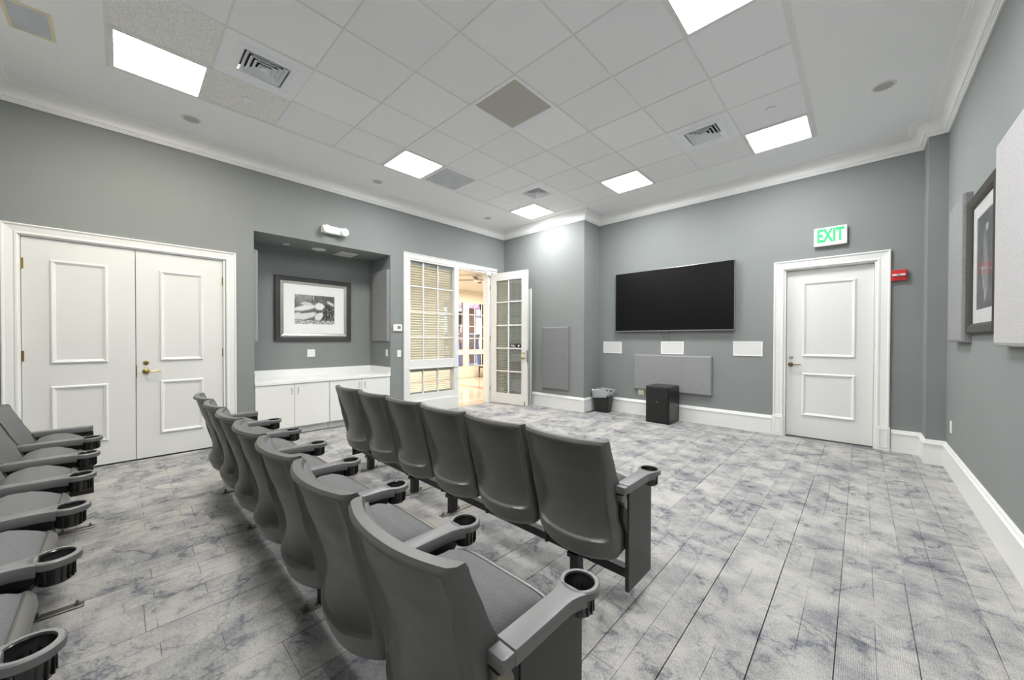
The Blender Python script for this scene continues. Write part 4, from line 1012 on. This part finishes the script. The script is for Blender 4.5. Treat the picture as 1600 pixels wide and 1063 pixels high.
def cup_body(b):
    lathe(b, [(0, AZ-.082), (.036, AZ-.082), (.039, AZ-.078), (.0415, AZ-.030), (.0434, AZ-.027), (.0434, AZ-.003), (.0415, AZ-.005), (.0412, AZ-.020), (.0385, AZ-.024), (.0380, AZ-.048), (.0350, AZ-.052), (.0340, AZ-.074), (0, AZ-.074)], 40)
    for k in range(16):
        a = 2*PI*k/16; c_, s_ = math.cos(a), math.sin(a)
        vs = [b.verts.new((r*c_-w*s_, r*s_+w*c_, z)) for z in (AZ-.076, AZ-.030) for r, w in ((.036, -.0018), (.0428, -.0018), (.0428, .0018), (.036, .0018))]
        for q in ((0,1,2,3), (7,6,5,4), (0,4,5,1), (1,5,6,2), (2,6,7,3), (3,7,4,0)): b.faces.new([vs[i] for i in q])
def standard(b):
    prism(b, [(-.31, .592), (-.02, .592), (-.06, .540), (-.13, .47), (-.17, .36), (-.17, .145), (-.235, .145), (-.25, .36), (-.31, .47)], -.009, .009, 'X', .002)
def bracket(b):
    prism(b, [(-.338, .592), (-.300, .592), (-.285, .560), (-.285, .520), (-.300, .520), (-.318, .556), (-.338, .566)], -.016, .016, 'X', .002)
def panel_fn(s):
    def f(b): box(b, s*.006, s*.026, -.262, -.006, .105, .590, .002)
    return f
PARTS = {}
def part_mesh(key, fn, m, smooth=None):
    if key not in PARTS:
        o = mk(key, fn, m, None, smooth); PARTS[key] = o.data; bpy.data.objects.remove(o, do_unlink=True)
    return PARTS[key]
part_mesh('back_shell', shell, 'shell_plastic', 42); part_mesh('back_cushion', lambda b: grid_solid(b, cushion_front, cushion_back, 16, 18), 'seat_fabric', 60)
part_mesh('seat_pan', pan, 'pan_plastic', 45); part_mesh('seat_cushion', lambda b: grid_solid(b, seat_top, seat_bot, 20, 22), 'seat_fabric', 60)
part_mesh('arm_pad', arm_pad, 'arm_plastic', 40); part_mesh('arm_pad_plain', lambda b: arm_pad(b, False), 'arm_plastic', 40)
part_mesh('arm_cap', arm_cap, 'arm_plastic', 40); part_mesh('cup_holder', cup, 'arm_plastic', 38)
part_mesh('cup_insert', cup_body, 'cup_plastic', 38)
part_mesh('arm_standard', standard, 'black_metal', 40); part_mesh('arm_bracket', bracket, 'plate_metal', 40)
part_mesh('end_panel_r', panel_fn(-1), 'panel_laminate'); part_mesh('end_panel_l', panel_fn(1), 'panel_laminate')
def inst(key, name, parent, loc=(0, 0, 0)):
    o = bpy.data.objects.new(name, PARTS[key]); COL.objects.link(o); o.parent = parent; o.location = loc; return o
def arm(root, x, cupd=True):
    a = inst('arm_pad' if cupd else 'arm_pad_plain', 'armrest', root, (x, 0, 0))
    inst('arm_cap', 'armrest_cap', a)
    if cupd: inst('cup_holder', 'cup_holder', a); inst('cup_insert', 'cup_insert', a)
    inst('arm_standard', 'arm_standard', root, (x, 0, 0)); inst('arm_bracket', 'arm_bracket', root, (x, 0, 0))
PITCH_ = .508
def chair(xc, yc, label, group, left_arm=False, right_end=False, bolt=False):
    t = thing('theater_chair', label, 'chair', (xc, yc, 0), 0, group)
    inst('back_shell', 'backrest_shell', t); inst('back_cushion', 'back_cushion', t)
    inst('seat_pan', 'seat_pan', t); inst('seat_cushion', 'seat_cushion', t)
    arm(t, PITCH_/2)
    if left_arm: arm(t, -PITCH_/2, False); inst('end_panel_l', 'end_panel', t, (-PITCH_/2-.020, 0, 0))
    if right_end: inst('end_panel_r', 'end_panel', t, (PITCH_/2+.020, 0, 0))
    return t
ordn = ['first', 'second', 'third', 'fourth', 'fifth', 'sixth', 'seventh']
def row(xr, yc, n, rowname, far, near, extra, ped):
    for k in range(n):          # k = 0 is the right end
        xc = xr-PITCH_/2-k*PITCH_
        if k == 0: lab = near
        elif k == n-1: lab = far
        else: lab = 'dark grey theater chair, %s from the right end of the %s row' % (ordn[k], rowname) 
        chair(xc, yc, lab, 'theater chairs in the %s row' % rowname, k == n-1, k == 0)
    x0, x1 = xr-n*PITCH_, xr
    bt = thing('seat_beam', 'black steel floor beam with pedestals carrying the %s row of chairs' % rowname, 'seat beam', ((x0+x1)/2, yc-.20, 0), 0, 'steel beams under the chair rows')
    mk('rail', lambda b: box(b, x0-(x0+x1)/2+.02, x1-(x0+x1)/2-.02, -.025, .025, .145, .190, .003), 'black_metal', bt)
    for px in ped:
        q = px-(x0+x1)/2
        pd = mk('pedestal', lambda b: (box(b, q-.026, q+.026, -.020, .040, .010, .30, .003), box(b, q-.034, q+.034, -.035, .055, .12, .145, .002)), 'black_metal', bt)
        mk('foot_plate', lambda b: box(b, q-.024, q+.024, -.10, .215, 0, .010, .003), 'plate_metal', pd)
        for yb_ in (-.078, .070, .192):
            mk('bolt', lambda b: lathe(b, [(.010, .010), (.010, .016), (.006, .017), (.006, .030), (0, .031)], 10, (q, yb_, 0)), 'plate_metal', pd)
XA, YA = -.812, 1.915
row(XA, YA, 6, 'front', 'dark grey theater chair at the far left end of the front row', 'dark grey theater chair at the right end of the front row with wide side panel', '', (-1.14, -2.255, -2.785, -3.60))
XBr, YBr = -.575, .885
row(XBr, YBr, 7, 'middle', 'dark grey theater chair at the far left end of the middle row', 'nearest theater chair, right end of the middle row, largest in the picture', '', (-.90, -1.945, -3.08, -3.95))
XCr, YCr = -1.335, -.145
row(XCr, YCr, 6, 'back', 'dark grey theater chair at the left end of the back row, against the double doors', 'theater chair at the bottom left corner, only its cup holder clearly seen', ' at the left edge', (-1.90, -2.79, -3.9))
